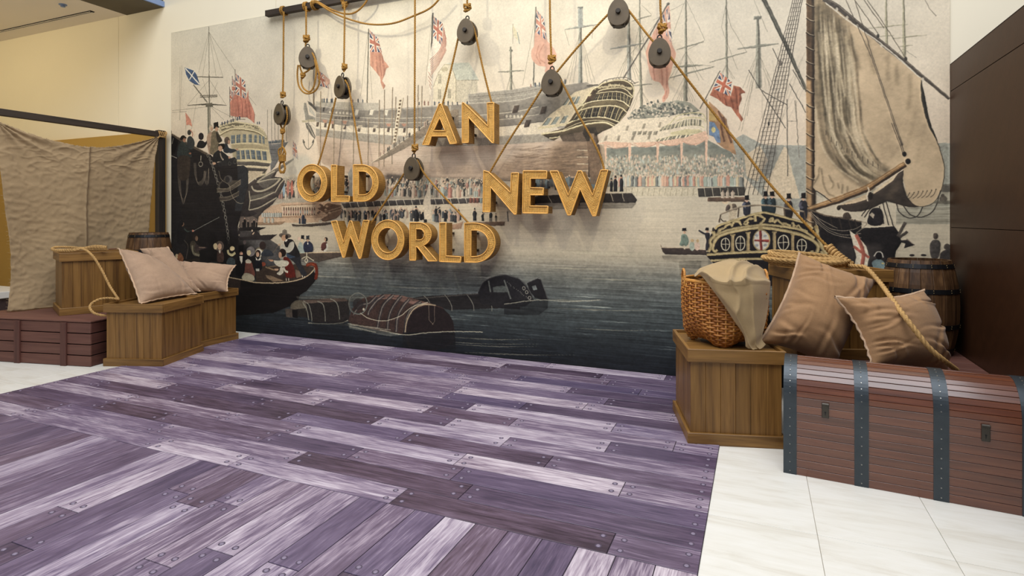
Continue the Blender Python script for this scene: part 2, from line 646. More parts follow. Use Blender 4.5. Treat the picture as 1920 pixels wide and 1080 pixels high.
def paint_mural():
    p = Print()
    P, L, E, lines = p.P, p.L_, p.E, p.lines
    yy = (p.T - (np.arange(p.H) + .5) / p.S)[:, None]
    # sky and water, read as heights on the wall
    hs = [0, .10, .22, .42, .60, .75, .90, 1.02, 1.12, 1.25, 1.45, 1.70, 1.9, 2.3, 2.9, 4.2]
    cs = [(30, 36, 46), (36, 43, 52), (46, 54, 62), (66, 76, 82), (84, 94, 98), (100, 108, 110), (124, 128, 124), (156, 152, 140), (186, 176, 156), (206, 192, 168), (210, 196, 172), (206, 194, 172), (226, 206, 182), (226, 206, 184), (222, 208, 188), (214, 208, 192)]
    base = np.stack([np.interp(yy[:, 0], hs, [c[i] for c in cs]) for i in range(3)], 1) / 255
    C = np.repeat(base[:, None, :], p.W, 1)
    wm = np.clip((1.80 - yy) / .1, 0, 1)
    dk = np.clip((1.15 - yy) / .35, 0, 1)
    C *= (1 + (.012 * p.blot * (1 - wm * .5) + .012 * p.grain + wm * p.streak * (.03 + .15 * dk))[..., None])
    hi = np.clip(p.streak + .35 * p.blot - 1.05, 0, 1) * np.clip((1.0 - yy) / .2, 0, 1) * np.clip((yy - .05) / .3, 0, 1)
    C += hi[..., None] * (np.array([150, 150, 128]) / 255 * .62)
    p.C = np.clip(C, 0, 1).astype(np.float32)
    for x0, x1, y, w_ in ((1030, 1130, 560, 2), (620, 760, 607, 2), (850, 1000, 632, 2.5), (850, 1010, 645, 2), (1040, 1230, 577, 2), (1020, 1160, 500, 2.5), (820, 1010, 640, 1.5), (560, 700, 515, 2), (1000, 1280, 470, 4), (1060, 1290, 520, 2), (720, 860, 536, 1.5), (1080, 1240, 615, 1.5), (540, 640, 652, 1.6), (870, 1080, 660, 1.5)):
        L('x', [(x0, y), ((x0 + x1) / 2, y + 2.5 + (x1 - x0) * .01), (x1, y + (x1 - x0) * .025)], w_, (196, 190, 164), .42, taper=[.3, w_, w_ * .6, .2], jit=.5)

    GR, DK = (140, 140, 126), (92, 88, 80)
    # ---------------- distance at the right
    HZ = (158, 162, 156)
    P('x', '1366,268 1393,251 1424,268 1440,272 1512,272 1512,400 1440,380 1395,330', HZ, .9)
    P('x', '1432,352 1470,275 1474,275 1500,372 1446,372', (214, 194, 166))
    P('x', '1489,274 1512,274 1512,330', (160, 162, 156))
    P('x', '1395,292 1425,272 1440,300 1420,340 1400,330', (212, 192, 164))
    P('x', '1745,268 1790,268 1790,348 1745,348', (166, 168, 158))
    P('h', '1240,470 1365,455 1365,520 1240,520', (110, 106, 98), .8)
    P('h', '290,500 1365,520 1365,640 900,600 400,560', (170, 166, 150), .7, 'streak', .1)
    P('h', '960,640 1365,600 1365,760 960,760', (150, 150, 138), .6, 'streak', .2)
    for x in range(1300, 1370, 12):
        P('h', [(x, 470), (x + 10, 470), (x + 10, 512), (x, 512)], (84, 80, 76), .6)

    # ---------------- far masts with yards and rigging
    def mast(w, top, bot, wd, col=GR, yards=(), shr=0, spread=60, al=.85):
        L(w, [top, ((top[0] + bot[0]) / 2, (top[1] + bot[1]) / 2), bot], wd, col, al, 0, taper=[wd * .45, wd, wd * 1.1])
        L(w, [(top[0] + 4, top[1]), (bot[0] + 5, bot[1])], wd * .3, (96, 92, 82), al * .8, 0)
        for (x0, y0, x1, y1, t_) in yards:
            L(w, [(x0, y0), ((x0 + x1) / 2, (y0 + y1) / 2), (x1, y1)], t_, col, al, 0, taper=[t_ * .3, t_, t_ * .3])
            L(w, [(x0, y0 + 4), (x1, y1 + 4)], .7, (100, 98, 88), al * .7, 0)
        for k in range(shr):
            for sg in (-1, 1):
                y_ = yards[-1][1] if yards else top[1]
                L(w, [(top[0], y_ + 20), (bot[0] + sg * spread * (1 - .25 * k), bot[1])], .6, (120, 116, 104), .75, 0)
    mast('b', (1908, 350), (1914, 720), 5, yards=[(1815, 538, 2010, 528, 3)], shr=2, spread=50)
    E('b', (1912, 378), (14, 10), GR)
    mast('c', (510, 55), (514, 622), 7, (152, 156, 150), [(395, 220, 635, 184, 4.5)], 3, 110)
    P('c', '494,66 530,62 530,205 496,208', (158, 164, 162), .9)
    L('c', '492,58 532,54', 3, (120, 124, 120), 1, 0)
    mast('c', (874, 120), (880, 600), 7, (150, 154, 150), [(735, 366, 985, 325, 4.5)], 3, 100)
    mast('c', (955, -60), (960, 600), 3.2, yards=[(900, 156, 1046, 114, 2)], shr=1, spread=90)
    mast('c', (962, 470), (972, 830), 5, yards=[(900, 640, 1050, 628, 2)], shr=2, spread=90)
    mast('c', (1302, -60), (1305, 600), 4, yards=[(1232, 372, 1440, 310, 2.6)], shr=2, spread=130)
    mast('c', (1300, 470), (1302, 760), 7, yards=[(1212, 502, 1430, 486, 5), (1180, 582, 1512, 500, 3.4)], shr=3, spread=70)
    mast('c', (1605, -60), (1611, 590), 3.6, yards=[(1482, 466, 1765, 388, 2.4)], shr=2, spread=60)
    mast('c', (1842, 120), (1850, 660), 9, (146, 146, 134), [(1690, 366, 2000, 326, 6)], 2, 120)
    L('c', '1812,136 1868,132', 6, (130, 130, 120), 1, 0)
    lines('c', '1300,0 1205,260;1306,0 1446,300;1446,300 1320,372;1046,108 975,40;1300,20 1060,150;1605,40 1570,205;1570,205 1690,520;1605,50 1642,200;1642,200 1760,390;1170,60 830,480;1300,560 1200,760;1430,486 1520,500;1815,0 1915,240;1870,0 1920,110;1850,400 1700,980;1856,400 1720,985;1850,390 1760,870;180,100 80,640;395,225 430,340;610,190 600,290', .6, (122, 118, 106), .8)
    mast('d', (884, -40), (890, 340), 4, (172, 166, 136), [(752, 210, 1050, 180, 1.8), (840, 272, 945, 262, 1.5)], 0, al=.8)
    mast('d', (1014, -40), (1024, 430), 5, (172, 166, 136), [(930, 288, 1192, 258, 1.8), (972, 348, 1085, 338, 1.6)], 1, 90, .8)
    lines('d', '1180,0 1215,70;1215,70 1262,120', 1.2, (110, 100, 92), .7)
    # grey poles on the skyline behind the pulleys and to the left
    for x, y0, y1 in ((1450, 40, 520), (1511, 40, 540), (1560, 200, 540), (1612, 260, 540), (1732, 300, 520)):
        L('m', [(x, y0), (x + 4, y1)], 1.4, (146, 136, 122), .9, 0)

    # ---------------- far left mast, flags
    L('a', '1566,200 1568,560', 1.2, DK, .9, 0)
    L('a', '1568,560 1570,790', 2.4, (112, 108, 96), 1, 0)
    L('a', '1562,790 1564,1060', 4.6, (120, 118, 104), 1, 0)
    L('a', '1574,790 1576,1060', 1.6, (74, 72, 66), 1, 0)
    lines('a', '1475,575 1672,580;1500,716 1630,714;1500,728 1630,724', 1.5, (98, 94, 84))
    L('a', '1405,790 1560,782 1700,790', 2.6, (92, 88, 78), 1, taper=[.8, 3, .8])
    P('a', '1545,775 1590,770 1598,800 1542,800', (110, 106, 94))
    lines('a', '1566,235 1488,545;1566,235 1672,575;1570,245 1760,525;1568,600 1408,785;1572,600 1694,785;1568,240 1520,570;1568,240 1620,575;1580,800 1680,900;1590,800 1740,880;1480,730 1420,1060;1364,490 1350,900;1350,500 1345,900;1290,830 1560,800;1290,845 1400,835;1396,845 1392,1040;1850,700 1920,790;1520,590 1570,760;1630,620 1575,760', .6, (130, 122, 110), .85)
    L('a', '1450,635 1555,768', 2.4, (126, 120, 108), 1, 0)
    P('a', '1385,505 1455,530 1475,560 1500,640 1460,632 1420,605 1395,560', (66, 92, 136))
    lines('a', '1390,512 1496,634;1458,532 1420,600', 2.4, (226, 222, 212))
    lines('a', '1722,650 1724,880;1742,570 1743,882;1763,520 1765,890', 1.3, (84, 78, 72))
    p.jack('a', (1742, 585), (1764, 610), (1764, 720), (1740, 740))
    p.jack('a', (1724, 665), (1740, 690), (1740, 780), (1724, 780))
    p.jack('a', (1768, 552), (1838, 610), (1846, 745), (1767, 700))
    P('a', '1726,770 1766,704 1845,745 1862,672 1866,740 1900,820 1912,860 1908,924 1880,900 1850,880 1790,880 1728,868', (206, 128, 108), 1, 'vert', .10)
    lines('a', '1780,720 1790,870;1810,740 1822,880;1840,750 1852,880;1862,760 1880,890', 2.2, (164, 88, 76), .6)
    P('a', '1390,840 1430,898 1442,950 1418,935 1398,940', (218, 140, 118))

    # ---------------- flags across the middle
    L('b', '845,215 832,800', 2.2, (112, 106, 94), 1, 0)
    lines('b', '840,230 785,720;850,430 872,740;1320,110 1270,640;1325,560 1300,770', .6, (140, 132, 118))
    P('b', '855,380 940,386 958,450 998,502 978,512 966,560 944,606 972,640 955,672 934,620 930,580 900,540 856,490', (208, 146, 122), 1, 'vert', .10)
    lines('b', '900,400 905,530;925,400 940,570;945,420 965,540', 2, (168, 104, 88), .5)
    p.jack('b', (852, 226), (915, 290), (944, 392), (855, 388))
    L('b', '1326,95 1310,525', 3, (92, 90, 84), 1, 0)
    P('b', '1330,270 1396,345 1412,190 1432,280 1420,380 1370,470 1325,500 1305,560 1330,600 1318,640 1308,720 1302,690 1290,600 1284,540 1296,470', (228, 216, 198), 1)
    for k in range(9):
        L('b', [(1408 + 3 * k, 196 + 14 * k), (1400 + 3.4 * k, 300 + 9 * k), (1372 + 1.5 * k, 380 + 10 * k), (1302 + 1.5 * k, 452 + 14 * k)][(k > 6):], 1.3, (182, 122, 104), .85)
    lines('b', '1292,540 1316,580;1290,570 1318,610;1294,600 1318,640;1300,630 1314,670', 1.4, (190, 140, 122), .8)
    p.jack('b', (1332, 122), (1400, 178), (1396, 345), (1330, 272))
    L('b', '434,500 436,790', 1.5, (120, 112, 100), 1, 0)
    p.jack('b', (452, 520), (505, 555), (548, 664), (470, 640))
    P('b', '505,555 555,600 552,632 520,640', (206, 160, 140))
    L('c', '178,50 160,660', 2.6, (124, 122, 112), 1, 0)
    P('c', '178,232 262,305 318,372 336,432 306,486 330,545 246,540 252,500 196,492 150,442 144,382 166,340', (226, 170, 148), 1, 'blot', .05, 3)
    lines('c', '240,330 200,400 210,450 250,470;200,340 180,420 215,480', 2, (190, 124, 104), .5)
    p.jack('c', (182, 72), (238, 138), (264, 306), (180, 240), .95, red=(214, 140, 118))
    L('c', '1170,25 1000,320 835,588', 2.8, (116, 110, 104), 1, 0)
    E('c', (1170, 28), (12, 10), (110, 108, 104))
    P('c', '1090,190 1130,110 1178,40 1190,200 1200,330 1230,400 1212,470 1190,545 1170,615 1180,700 1132,772 1126,730 1146,690 1112,622 1062,604 1030,540 1010,430 1004,380 1050,262', (224, 166, 144), 1, 'vert', .06, 3)
    lines('c', '1050,420 1070,600;1120,520 1130,640;1160,500 1160,660;1160,680 1140,740', 3, (186, 116, 100), .5)
    p.jack('c', (1120, 130), (1176, 50), (1202, 332), (1150, 250), .9, red=(214, 150, 128))
    P('c', '5,180 30,225 52,260 60,335 40,300 12,270', (206, 196, 160), .8)
    L('c', '40,240 56,330', 1.6, (120, 140, 160), .7)
    L('c', '6,178 6,330', .8, (130, 124, 112), .9, 0)
    L('c', '1560,530 1410,815', 1.8, (112, 106, 98), 1, 0)
    P('c', '1485,712 1508,660 1640,722 1662,640 1712,652 1750,694 1716,702 1722,742 1700,800 1702,842 1732,890 1720,912 1690,872 1642,802 1604,792 1542,742', (176, 104, 78), 1, 'vert', .14)
    lines('c', '1540,700 1560,745;1590,730 1610,790;1640,730 1660,810;1680,660 1690,820', 2.5, (126, 66, 50), .6)
    p.jack('c', (1562, 545), (1648, 615), (1636, 722), (1508, 664), red=(206, 110, 82))
    L('c', '1460,745 1466,1080', 2, (150, 140, 128), 1, 0)
    P('u', '402,450 480,520 550,600 570,690 600,770 632,900 612,890 560,870 512,832 470,800 440,746 402,736', (186, 142, 104), 1, 'blot', .15)
    P('u', '404,620 450,630 490,700 500,800 470,796 440,744 402,734', (112, 142, 184))
    P('u', '404,520 440,540 470,620 404,610', (206, 172, 104))
    E('u', (440, 690), (18, 24), (216, 200, 130))
    lines('u', '480,530 540,660 590,800;520,580 560,720;500,640 530,790', 3.5, (110, 76, 62), .75)

    # ---------------- building behind the ship
    P('b', '1325,760 1335,640 1365,545 1412,480 1462,482 1500,592 1500,770', (222, 209, 182))
    P('b', '1500,598 1662,598 1660,704 1592,712 1592,770 1500,770', (206, 196, 174))
    P('b', '1412,472 1600,470 1672,600 1502,602 1462,484', (194, 198, 184), 1)
    lines('b', '1330,650 1366,548 1412,484 1462,486 1500,596;1500,600 1500,764;1502,602 1672,600', .9, (150, 140, 118))
    for x, y in ((1378, 590), (1376, 705), (1450, 700)):
        P('b', [(x - 11, y - 36), (x + 11, y - 36), (x + 11, y + 36), (x - 11, y + 36)], (168, 160, 140))
        lines('b', '%d,%d %d,%d;%d,%d %d,%d' % (x, y - 36, x, y + 36, x - 11, y, x + 11, y), .7, (220, 208, 182))
    E('b', (1415, 520), (26, 16), (196, 184, 154))
    P('b', '1592,706 1920,690 1920,756 1594,768', (182, 176, 164))

    # ---------------- ship on the stocks
    P('x', '592,198 640,203 710,205 800,199 900,193 960,189 1010,178 1056,160 1100,154 1120,166 1090,250 1010,232 900,240 800,240 710,240 650,236 592,231', (150, 143, 134), 1, 'blot', .06)
    P('x', '592,190 640,191 712,193 712,206 640,203 592,198', (186, 178, 164))
    P('x', '879,176 960,168 1012,158 1060,152 1060,164 1012,178 960,189 880,194', (164, 158, 148))
    P('x', '592,228 650,236 710,240 800,240 900,240 960,236 1012,229 1040,226 1050,250 1010,252 960,254 900,258 800,256 740,254 680,250 592,241', (228, 214, 190))
    P('x', '592,241 680,250 740,254 800,256 900,258 960,254 1030,250 1040,268 960,270 900,273 800,275 740,272 680,265 592,254', (168, 160, 148))
    P('x', '592,254 680,265 740,272 800,275 900,273 960,270 1040,264 1122,258 1128,300 1128,345 1060,345 960,338 900,338 760,338 690,330 640,322 604,306 598,290', (208, 184, 164), 1, 'streak', .03)
    P('x', '1040,268 1124,262 1130,345 1060,345 1030,320', (128, 104, 82), .75, 'streak', .08, 3, 14)
    P('x', '930,310 1020,290 1080,345 920,342', (136, 110, 88), .55, None, 0, 3, 18)
    P('x', '595,262 640,270 660,320 620,312 602,300', (176, 152, 134), .6, None, 0, 0, 8)
    P('x', '640,322 760,330 900,332 1060,338 1060,352 760,342', (92, 82, 76), .6, None, 0, 0, 4)
    for k in range(90):
        u = p.rnd.random()
        x = 1000 + 120 * u
        y = p.rnd.uniform(272, 340)
        L('x', [(x, y), (x - 30, y + 5), (x - 60, y + 4)], .7, (96, 76, 60), .4, blur=0)
    P('x', '600,300 690,322 760,330 900,330 1000,330 1000,318 900,312 760,312 690,306', (170, 146, 128), .5, None, 0, 0, 8)
    P('x', '700,285 850,292 960,288 960,300 850,304 700,298', (226, 206, 186), .5, None, 0, 0, 8)
    for k in range(26):
        y = 262 + k * 3.1
        a, b_ = p.rnd.uniform(600, 800), p.rnd.uniform(40, 260)
        L('x', [(a + 3 * k, y), (a + b_ / 2 + 3 * k, y + 3), (a + b_ + 3 * k, y + 2)], .5, (170, 142, 122), .5)
    for pts, c, wd in (('593,211 650,218 720,222 800,220 880,217 960,210 1010,200', (206, 196, 176), 1.2), ('593,220 650,226 720,230 800,229 880,227 960,222 1010,214', (196, 186, 168), 1.2), ('593,198 640,204 712,206 800,200 880,194 960,189 1012,178', (206, 198, 182), 1), ('880,182 960,175 1012,166', (120, 114, 106), .8), ('880,188 960,181 1012,172', (196, 188, 172), .8)):
        L('x', pts, wd, c)
    for x, y in ((283, 665), (400, 675), (515, 690), (690, 705), (905, 740), (1135, 745), (1345, 745), (1585, 755)):
        P('q', [(x - 14, y - 36), (x + 24, y - 34), (x + 14, y + 34), (x - 24, y + 30)], (112, 98, 88))
    for x, y in ((1350, 680), (1580, 680), (395, 625), (690, 640), (505, 640)):
        P('q', [(x - 40, y - 28), (x + 36, y - 28), (x + 20, y + 18), (x - 14, y + 18)], (196, 140, 116), .85)
    for x in (640, 770, 900, 1130):
        P('q', [(x, 670), (x + 60, 680), (x + 30, 730), (x - 30, 720)], (206, 192, 170), .8)
    for x, y in ((470, 478), (565, 488), (622, 492), (672, 494), (724, 496), (780, 506), (855, 512)):
        E('q', (x, y), (14, 18), (214, 204, 186))
    for x, y in ((870, 478), (1092, 484), (1312, 488)):
        P('q', [(x - 16, y - 40), (x + 34, y - 38), (x + 12, y + 40), (x - 34, y + 36)], (226, 216, 196))
    for x in (375, 505):
        P('q', [(x - 8, 410), (x + 18, 412), (x + 4, 474), (x - 20, 470)], (98, 92, 86))
    for k in range(8):
        P('q', [(545 + k * 48, 545), (585 + k * 48, 548), (572 + k * 48, 585), (535 + k * 48, 580)], (110, 104, 98), .9)
    for x, y in ((968, 205), (1020, 207), (1070, 198), (990, 232)):
        P('x', [(x - 4, y - 7), (x + 6, y - 8), (x + 2, y + 6), (x - 8, y + 7)], (92, 80, 72))
    for x in range(950, 985, 7):
        E('x', (x, 218), (2.4, 2.8), (206, 196, 176))
    # bow
    P('q', '80,340 110,345 130,420 150,520 250,560 250,620 140,630 100,600 85,480 72,430', (150, 146, 138))
    P('q', '130,310 190,340 262,410 262,470 200,400 150,360', (112, 108, 102))
    P('q', '150,370 240,500 250,560 160,470', (190, 186, 174))
    P('q', '40,605 230,585 260,625 60,635', (190, 178, 150))
    P('q', '96,640 160,640 250,840 245,890 180,820 120,720', (122, 116, 108))
    lines('q', '150,650 250,740;130,660 235,850;190,640 250,690', 1.4, (200, 190, 172))
    L('q', '145,520 146,1030', 1, (140, 132, 120), 1, 0)
    L('q', '72,935 100,1005 142,1036 185,1005 222,935', 1.8, (122, 116, 106))
    P('q', '62,880 95,930 82,962 60,935', (110, 104, 96))
    P('q', '232,880 205,905 195,950 230,930', (110, 104, 96))
    # scaffolding poles, ladder and gangway
    for x, y0, y1 in ((228, 0, 375), (328, 170, 1300), (530, 540, 1320), (825, 380, 1330), (1046, 580, 1330), (1210, 290, 1300), (1285, 145, 1300), (1405, 110, 1260), (1455, 250, 620), (1630, 230, 900), (1790, 70, 820), (1848, 90, 700)):
        L('q', [(x, y0), (x - 10, y1)], 1.6, (164, 146, 124), 1, 0)
        L('q', [(x + 7, y0), (x - 3, y1)], .6, (100, 88, 76), .9, 0)
    L('x', '642,222 635,310', 3, (96, 90, 84), .45, 0)
    P('x', '695,306 745,272 800,232 850,205 860,205 860,238 800,252 760,278 720,298', (146, 132, 116), 1)
    lines('x', '695,306 745,272 800,232 845,206', 1.2, (214, 200, 176))
    P('q', '1500,280 1560,280 1460,1000 1400,1000', (222, 208, 182))
    for k in range(13):
        t_ = k / 13
        x, y = 1530 - 100 * t_, 310 + 690 * t_
        P('q', [(x - 18, y - 12), (x + 12, y - 12), (x + 8, y + 14), (x - 22, y + 14)], (120, 100, 82))
    L('q', '1572,265 1435,1010', 1.4, (150, 130, 106), 1, 0)
    p.crowd('x', 700, 290, 790, 240, 0, 9, [(120, 112, 104)])
    for k in range(26):
        t_ = p.rnd.random()
        p.man(700 + 150 * t_, 302 - 100 * t_, 10, p.rnd.choice([(150, 140, 128), (206, 196, 180), (110, 104, 98), (190, 160, 144)]))
    for x in list(range(604, 628, 5)) + [662, 672, 680] + list(range(786, 880, 9)) + list(range(995, 1060, 8)):
        p.man(x + p.rnd.uniform(-2, 2), (192 if x < 700 else 197 if x < 890 else 163 - (x - 1000) * .1), p.rnd.uniform(7, 10), p.rnd.choice([(110, 118, 128), (140, 140, 136), (90, 96, 104), (170, 130, 116)]))
    # carved stern
    P('r', '230,890 350,740 420,670 600,540 700,400 800,330 960,290 1060,255 1100,280 960,440 830,600 650,840', (220, 202, 168))
    P('r', '1130,262 1220,196 1400,146 1560,152 1650,212 1672,300 1662,420 1612,560 1542,680 1440,800 1340,872 1180,942 1090,1000 1000,960 900,930 560,1010 470,1070 400,1040 280,975 620,880 700,770 830,590 960,430 1060,290', (92, 80, 64), 1, 'blot', .1)
    P('r', '560,1010 900,930 1000,960 1000,1080 600,1080', (112, 96, 82))
    P('r', '930,870 1090,870 1130,960 1090,1080 960,1080 900,960', (70, 62, 54))
    P('r', '1010,960 1070,960 1080,1300 1000,1300', (150, 124, 98))
    P('r', '1070,980 1120,1000 1190,1330 1120,1440 1060,1300', (104, 86, 72))
    P('r', '1700,790 1900,770 1900,1100 1100,1090 1190,950 1350,870', (222, 206, 184), .0)
    for pts, wd in (('1120,272 1200,212 1390,162 1550,172 1630,232 1665,312 1650,420', 2.2), ('1122,340 1200,300 1400,276 1540,300 1640,402', 1.8), ('1100,362 1300,332 1480,342 1640,424', 1.6),
                    ('860,545 1050,482 1300,452 1480,470 1605,560', 2.4), ('800,632 1000,572 1250,546 1450,562 1562,642', 2.4), ('640,822 850,742 1050,716 1250,722 1400,772 1475,802', 2.6),
                    ('610,900 850,800 1050,765 1250,775 1440,850', 1.2), ('280,968 600,920 850,842 1100,800 1250,800 1385,862', 3), ('230,885 440,862 640,822', 2.2), ('400,1030 520,1015 560,1000', 2), ('820,580 960,425 1050,300 1110,262', 3), ('890,520 1010,390 1090,300', 1.6), ('760,760 850,630 960,470', 1.8)):
        L('r', pts, wd, (206, 190, 140))
        L('r', pts, wd * .4, (240, 230, 200), .8)

    def bay(w, top, bot, n, col, fr, wd):
        A_, B_ = p.smooth(np.array([tuple(float(v) for v in q.split(',')) for q in top.split()]), False, 12), p.smooth(np.array([tuple(float(v) for v in q.split(',')) for q in bot.split()]), False, 12)
        f = lambda Q, u: Q[min(int(u * (len(Q) - 1)), len(Q) - 1)]
        for k in range(n):
            a, b = (k + .14) / n, (k + .82) / n
            P(w, [f(A_, a), f(A_, b), f(B_, b), f(B_, a)], col)
            c = (a + b) / 2
            L(w, [f(A_, c), f(B_, c)], .5, fr, .8, 0)
            L(w, [(f(A_, a) + f(B_, a)) / 2, (f(A_, b) + f(B_, b)) / 2], .5, fr, .8, 0)
        for k in range(n + 1):
            u = k / n - .02
            if 0 <= u <= 1:
                L(w, [f(A_, u), f(B_, u)], wd, fr, 1, 0)
    bay('r', '1110,390 1300,352 1480,362 1640,432', '1060,470 1280,448 1480,466 1600,545', 9, (66, 62, 58), (200, 184, 138), 1.3)
    bay('r', '850,640 1000,590 1250,562 1450,580 1550,660', '750,770 960,724 1200,712 1380,752 1460,780', 9, (64, 60, 56), (200, 184, 138), 1.5)
    for k in range(40):
        t_ = k / 40
        x = 870 + 730 * t_
        yt = 540 - 90 * math.sin(min(1, t_ * 1.25) * math.pi / 2) + max(0, t_ - .65) * 260
        L('r', [(x, yt + 8), (x - 38, yt + 88 - 10 * t_)], .7, (196, 178, 128), .9, 0)
    for a, b, c, d in (((600, 545), (690, 418), (720, 416), (640, 540)), ((680, 538), (750, 412), (800, 410), (740, 532)), ((765, 525), (830, 408), (870, 404), (815, 520)), ((290, 852), (380, 730), (440, 726), (370, 842)), ((415, 836), (500, 714), (565, 708), (490, 826)), ((555, 816), (625, 700), (685, 692), (625, 806))):
        P('r', [a, b, c, d], (150, 160, 156))
        lines('r', '%d,%d %d,%d' % (*a, *b), 1, (90, 84, 72))
        L('r', [a, d], 1, (240, 226, 196), 1, 0)
    P('r', '930,500 980,400 1060,390 1010,480', (92, 74, 62))
    P('r', '1010,372 1060,310 1105,312 1080,368', (84, 70, 58))
    for k in range(26):
        t_ = k / 25
        E('r', (1150 + 470 * t_, 300 - 80 * math.sin(t_ * 2.4 + .2) + p.rnd.uniform(-14, 14) + 30 * t_), (p.rnd.uniform(10, 24), p.rnd.uniform(10, 26)), (206, 190, 150), .8, rot=p.rnd.uniform(0, 3))
    L('r', '1190,200 1260,158 1480,118 1600,138 1690,214', 1.4, (120, 114, 104))
    lines('r', '1250,160 1262,190;1350,140 1360,168;1440,124 1448,155;1580,132 1570,160;1640,170 1625,195;1130,240 1240,160;1660,210 1745,182', 1.4, (120, 114, 104))
    L('r', '960,245 1130,232', 3, (110, 104, 96), 1, 0)

    # ---------------- second ship, pavilion and its crowd
    P('c', '640,1080 700,990 820,905 1100,870 1300,846 1400,838 1448,862 1462,930 1450,1030 1380,1090 1200,1130 900,1120', (226, 210, 186))
    P('c', '868,896 930,832 1100,772 1240,752 1340,768 1410,832 1300,850 1100,880', (150, 150, 138))
    for k in range(330):
        x = p.rnd.uniform(870, 1410)
        top = 896 - 145 * math.sin(min(1, max(0, (x - 860) / 560)) * math.pi) ** .7
        y = p.rnd.uniform(top, 890 - (x - 870) * .07)
        E('c', (x, y), (p.rnd.uniform(6, 11), p.rnd.uniform(6, 11)), p.rnd.choice([(110, 116, 110), (196, 186, 166), (130, 132, 124), (90, 94, 92), (216, 200, 180)]), .9, None)
    for pts in ('1120,960 1180,930 1240,870 1330,848 1420,850 1456,890', '1230,905 1330,880 1430,890 1456,920', '1100,975 1250,935 1400,940 1440,960', '1080,1050 1250,1010 1400,1010 1440,990'):
        L('c', pts, 1.6, (204, 194, 146))
    P('c', '1190,992 1300,968 1400,968 1440,990 1400,1002 1260,1004 1190,1012', (196, 186, 140), .8)
    bay('c', '1250,915 1330,893 1430,900', '1220,960 1330,940 1425,945', 9, (110, 108, 98), (214, 204, 170), 1)
    bay('c', '1130,950 1180,935 1235,925', '1105,985 1160,972 1215,965', 4, (130, 126, 114), (214, 204, 170), 1)
    bay('c', '1100,1040 1250,1015 1410,1008', '1080,1062 1230,1050 1390,1042', 10, (110, 108, 98), (214, 204, 170), 1)
    for x, y in ((860, 960), (985, 945), (1105, 935), (700, 1035), (795, 1035), (905, 1030), (1025, 1025)):
        P('c', [(x - 14, y + 20), (x + 2, y - 20), (x + 18, y - 20), (x + 6, y + 20)], (166, 154, 136))
    for k in range(5):
        P('c', [(905 + 40 * k, 985), (935 + 40 * k, 980), (925 + 40 * k, 1008), (898 + 40 * k, 1012)], (150, 142, 126))
    P('g', '690,190 900,180 1100,180 1280,150 1460,125 1580,190 1640,215 1700,300 1740,330 1740,480 700,482', (132, 138, 130), 1, 'blot', .08)
    P('g', '700,270 1500,230 1730,330 1740,480 700,482', (190, 178, 156), .55, None, 0, 0, 12)
    crowd_c = [(214, 200, 178), (196, 184, 162), (150, 148, 138), (120, 122, 118), (222, 190, 170), (180, 190, 182), (206, 176, 150)]
    for k in range(950):
        x, v = p.rnd.uniform(690, 1735), p.rnd.random()
        y = 245 + 175 * v + (12 if x > 1600 else 0)
        E('g', (x, y), (p.rnd.uniform(3.5, 8), p.rnd.uniform(6, 13)), p.rnd.choice(crowd_c), .85, None)
    for k in range(62):
        x = 780 + k * 15.5 + p.rnd.uniform(-4, 4)
        p.man(x, 478 + p.rnd.uniform(-5, 3), p.rnd.uniform(78, 96), p.rnd.choice([(190, 196, 186), (222, 176, 150), (150, 152, 146), (214, 196, 160), (130, 134, 132), (214, 200, 180), (206, 150, 130), (168, 182, 170)]), None, (216, 190, 164), .34, 'g')
    P('g', '640,160 700,140 900,150 1100,140 1300,110 1450,60 1480,120 1462,122 1440,140 1380,172 1300,150 1276,146 1240,172 1160,168 1100,150 1070,170 1000,186 940,170 900,150 860,180 780,186 720,168 700,160', (228, 184, 158))
    L('g', '690,165 760,190 840,182 885,160 960,182 1060,168 1095,148 1180,172 1250,160 1278,140 1340,166 1420,146 1460,118', 1.4, (190, 140, 120), .8)
    for x, y0, y1, w_ in ((702, 160, 302, 18), (882, 155, 306, 22), (1092, 148, 310, 20), (1272, 140, 322, 18), (1458, 110, 338, 18)):
        P('g', [(x - w_ * .6, y0), (x + w_ * .6, y0), (x + w_ * .35, y1 - 60), (x, y1), (x - w_ * .45, y1 - 60)], (228, 184, 158))
    P('g', '690,490 760,482 1400,492 1394,552 850,546', (206, 194, 168))
    for k in range(14):
        L('g', [(860 + 42 * k, 490), (850 + 42 * k, 548)], .8, (150, 138, 118), .9, 0)
    P('g', '1390,490 1745,478 1745,545 1400,556', (74, 70, 66))
    for x in (1440, 1500, 1560, 1620, 1690):
        L('g', [(x, 488), (x + 10, 552)], 1.1, (190, 180, 158), 1, 0)
    P('g', '0,560 160,560 200,545 720,530 900,528 938,578 922,604 210,606 0,620', (66, 60, 58), 1)
    lines('g', '270,545 300,600;360,540 380,600;740,530 760,590;826,530 842,588;210,604 922,602', 1.2, (190, 178, 156))
    P('g', '180,600 930,604 900,640 200,650', (120, 114, 106), .6, 'streak', .2)
    for x, y, h_ in ((745, 515, 95), (775, 515, 112), (820, 515, 118)):
        p.man(x, y, h_, (58, 58, 64), (40, 40, 44), (170, 130, 110), .26, 'g')
    for k in range(36):
        p.man(190 + 14 * k, 480 + p.rnd.uniform(-12, 25), p.rnd.uniform(70, 95), p.rnd.choice([(90, 92, 96), (120, 112, 108), (70, 70, 76), (160, 140, 130), (110, 126, 136)]), None, (206, 176, 150), .34, 'g')
    for x in range(490, 640, 34):
        L('g', [(486, 206 + (x - 490) * 1.5), (640, 208 + (x - 490) * 1.5)], 1.4, (206, 188, 160), 1, 0)
    L('g', '575,170 578,410', 2.6, (84, 70, 60), 1, 0)
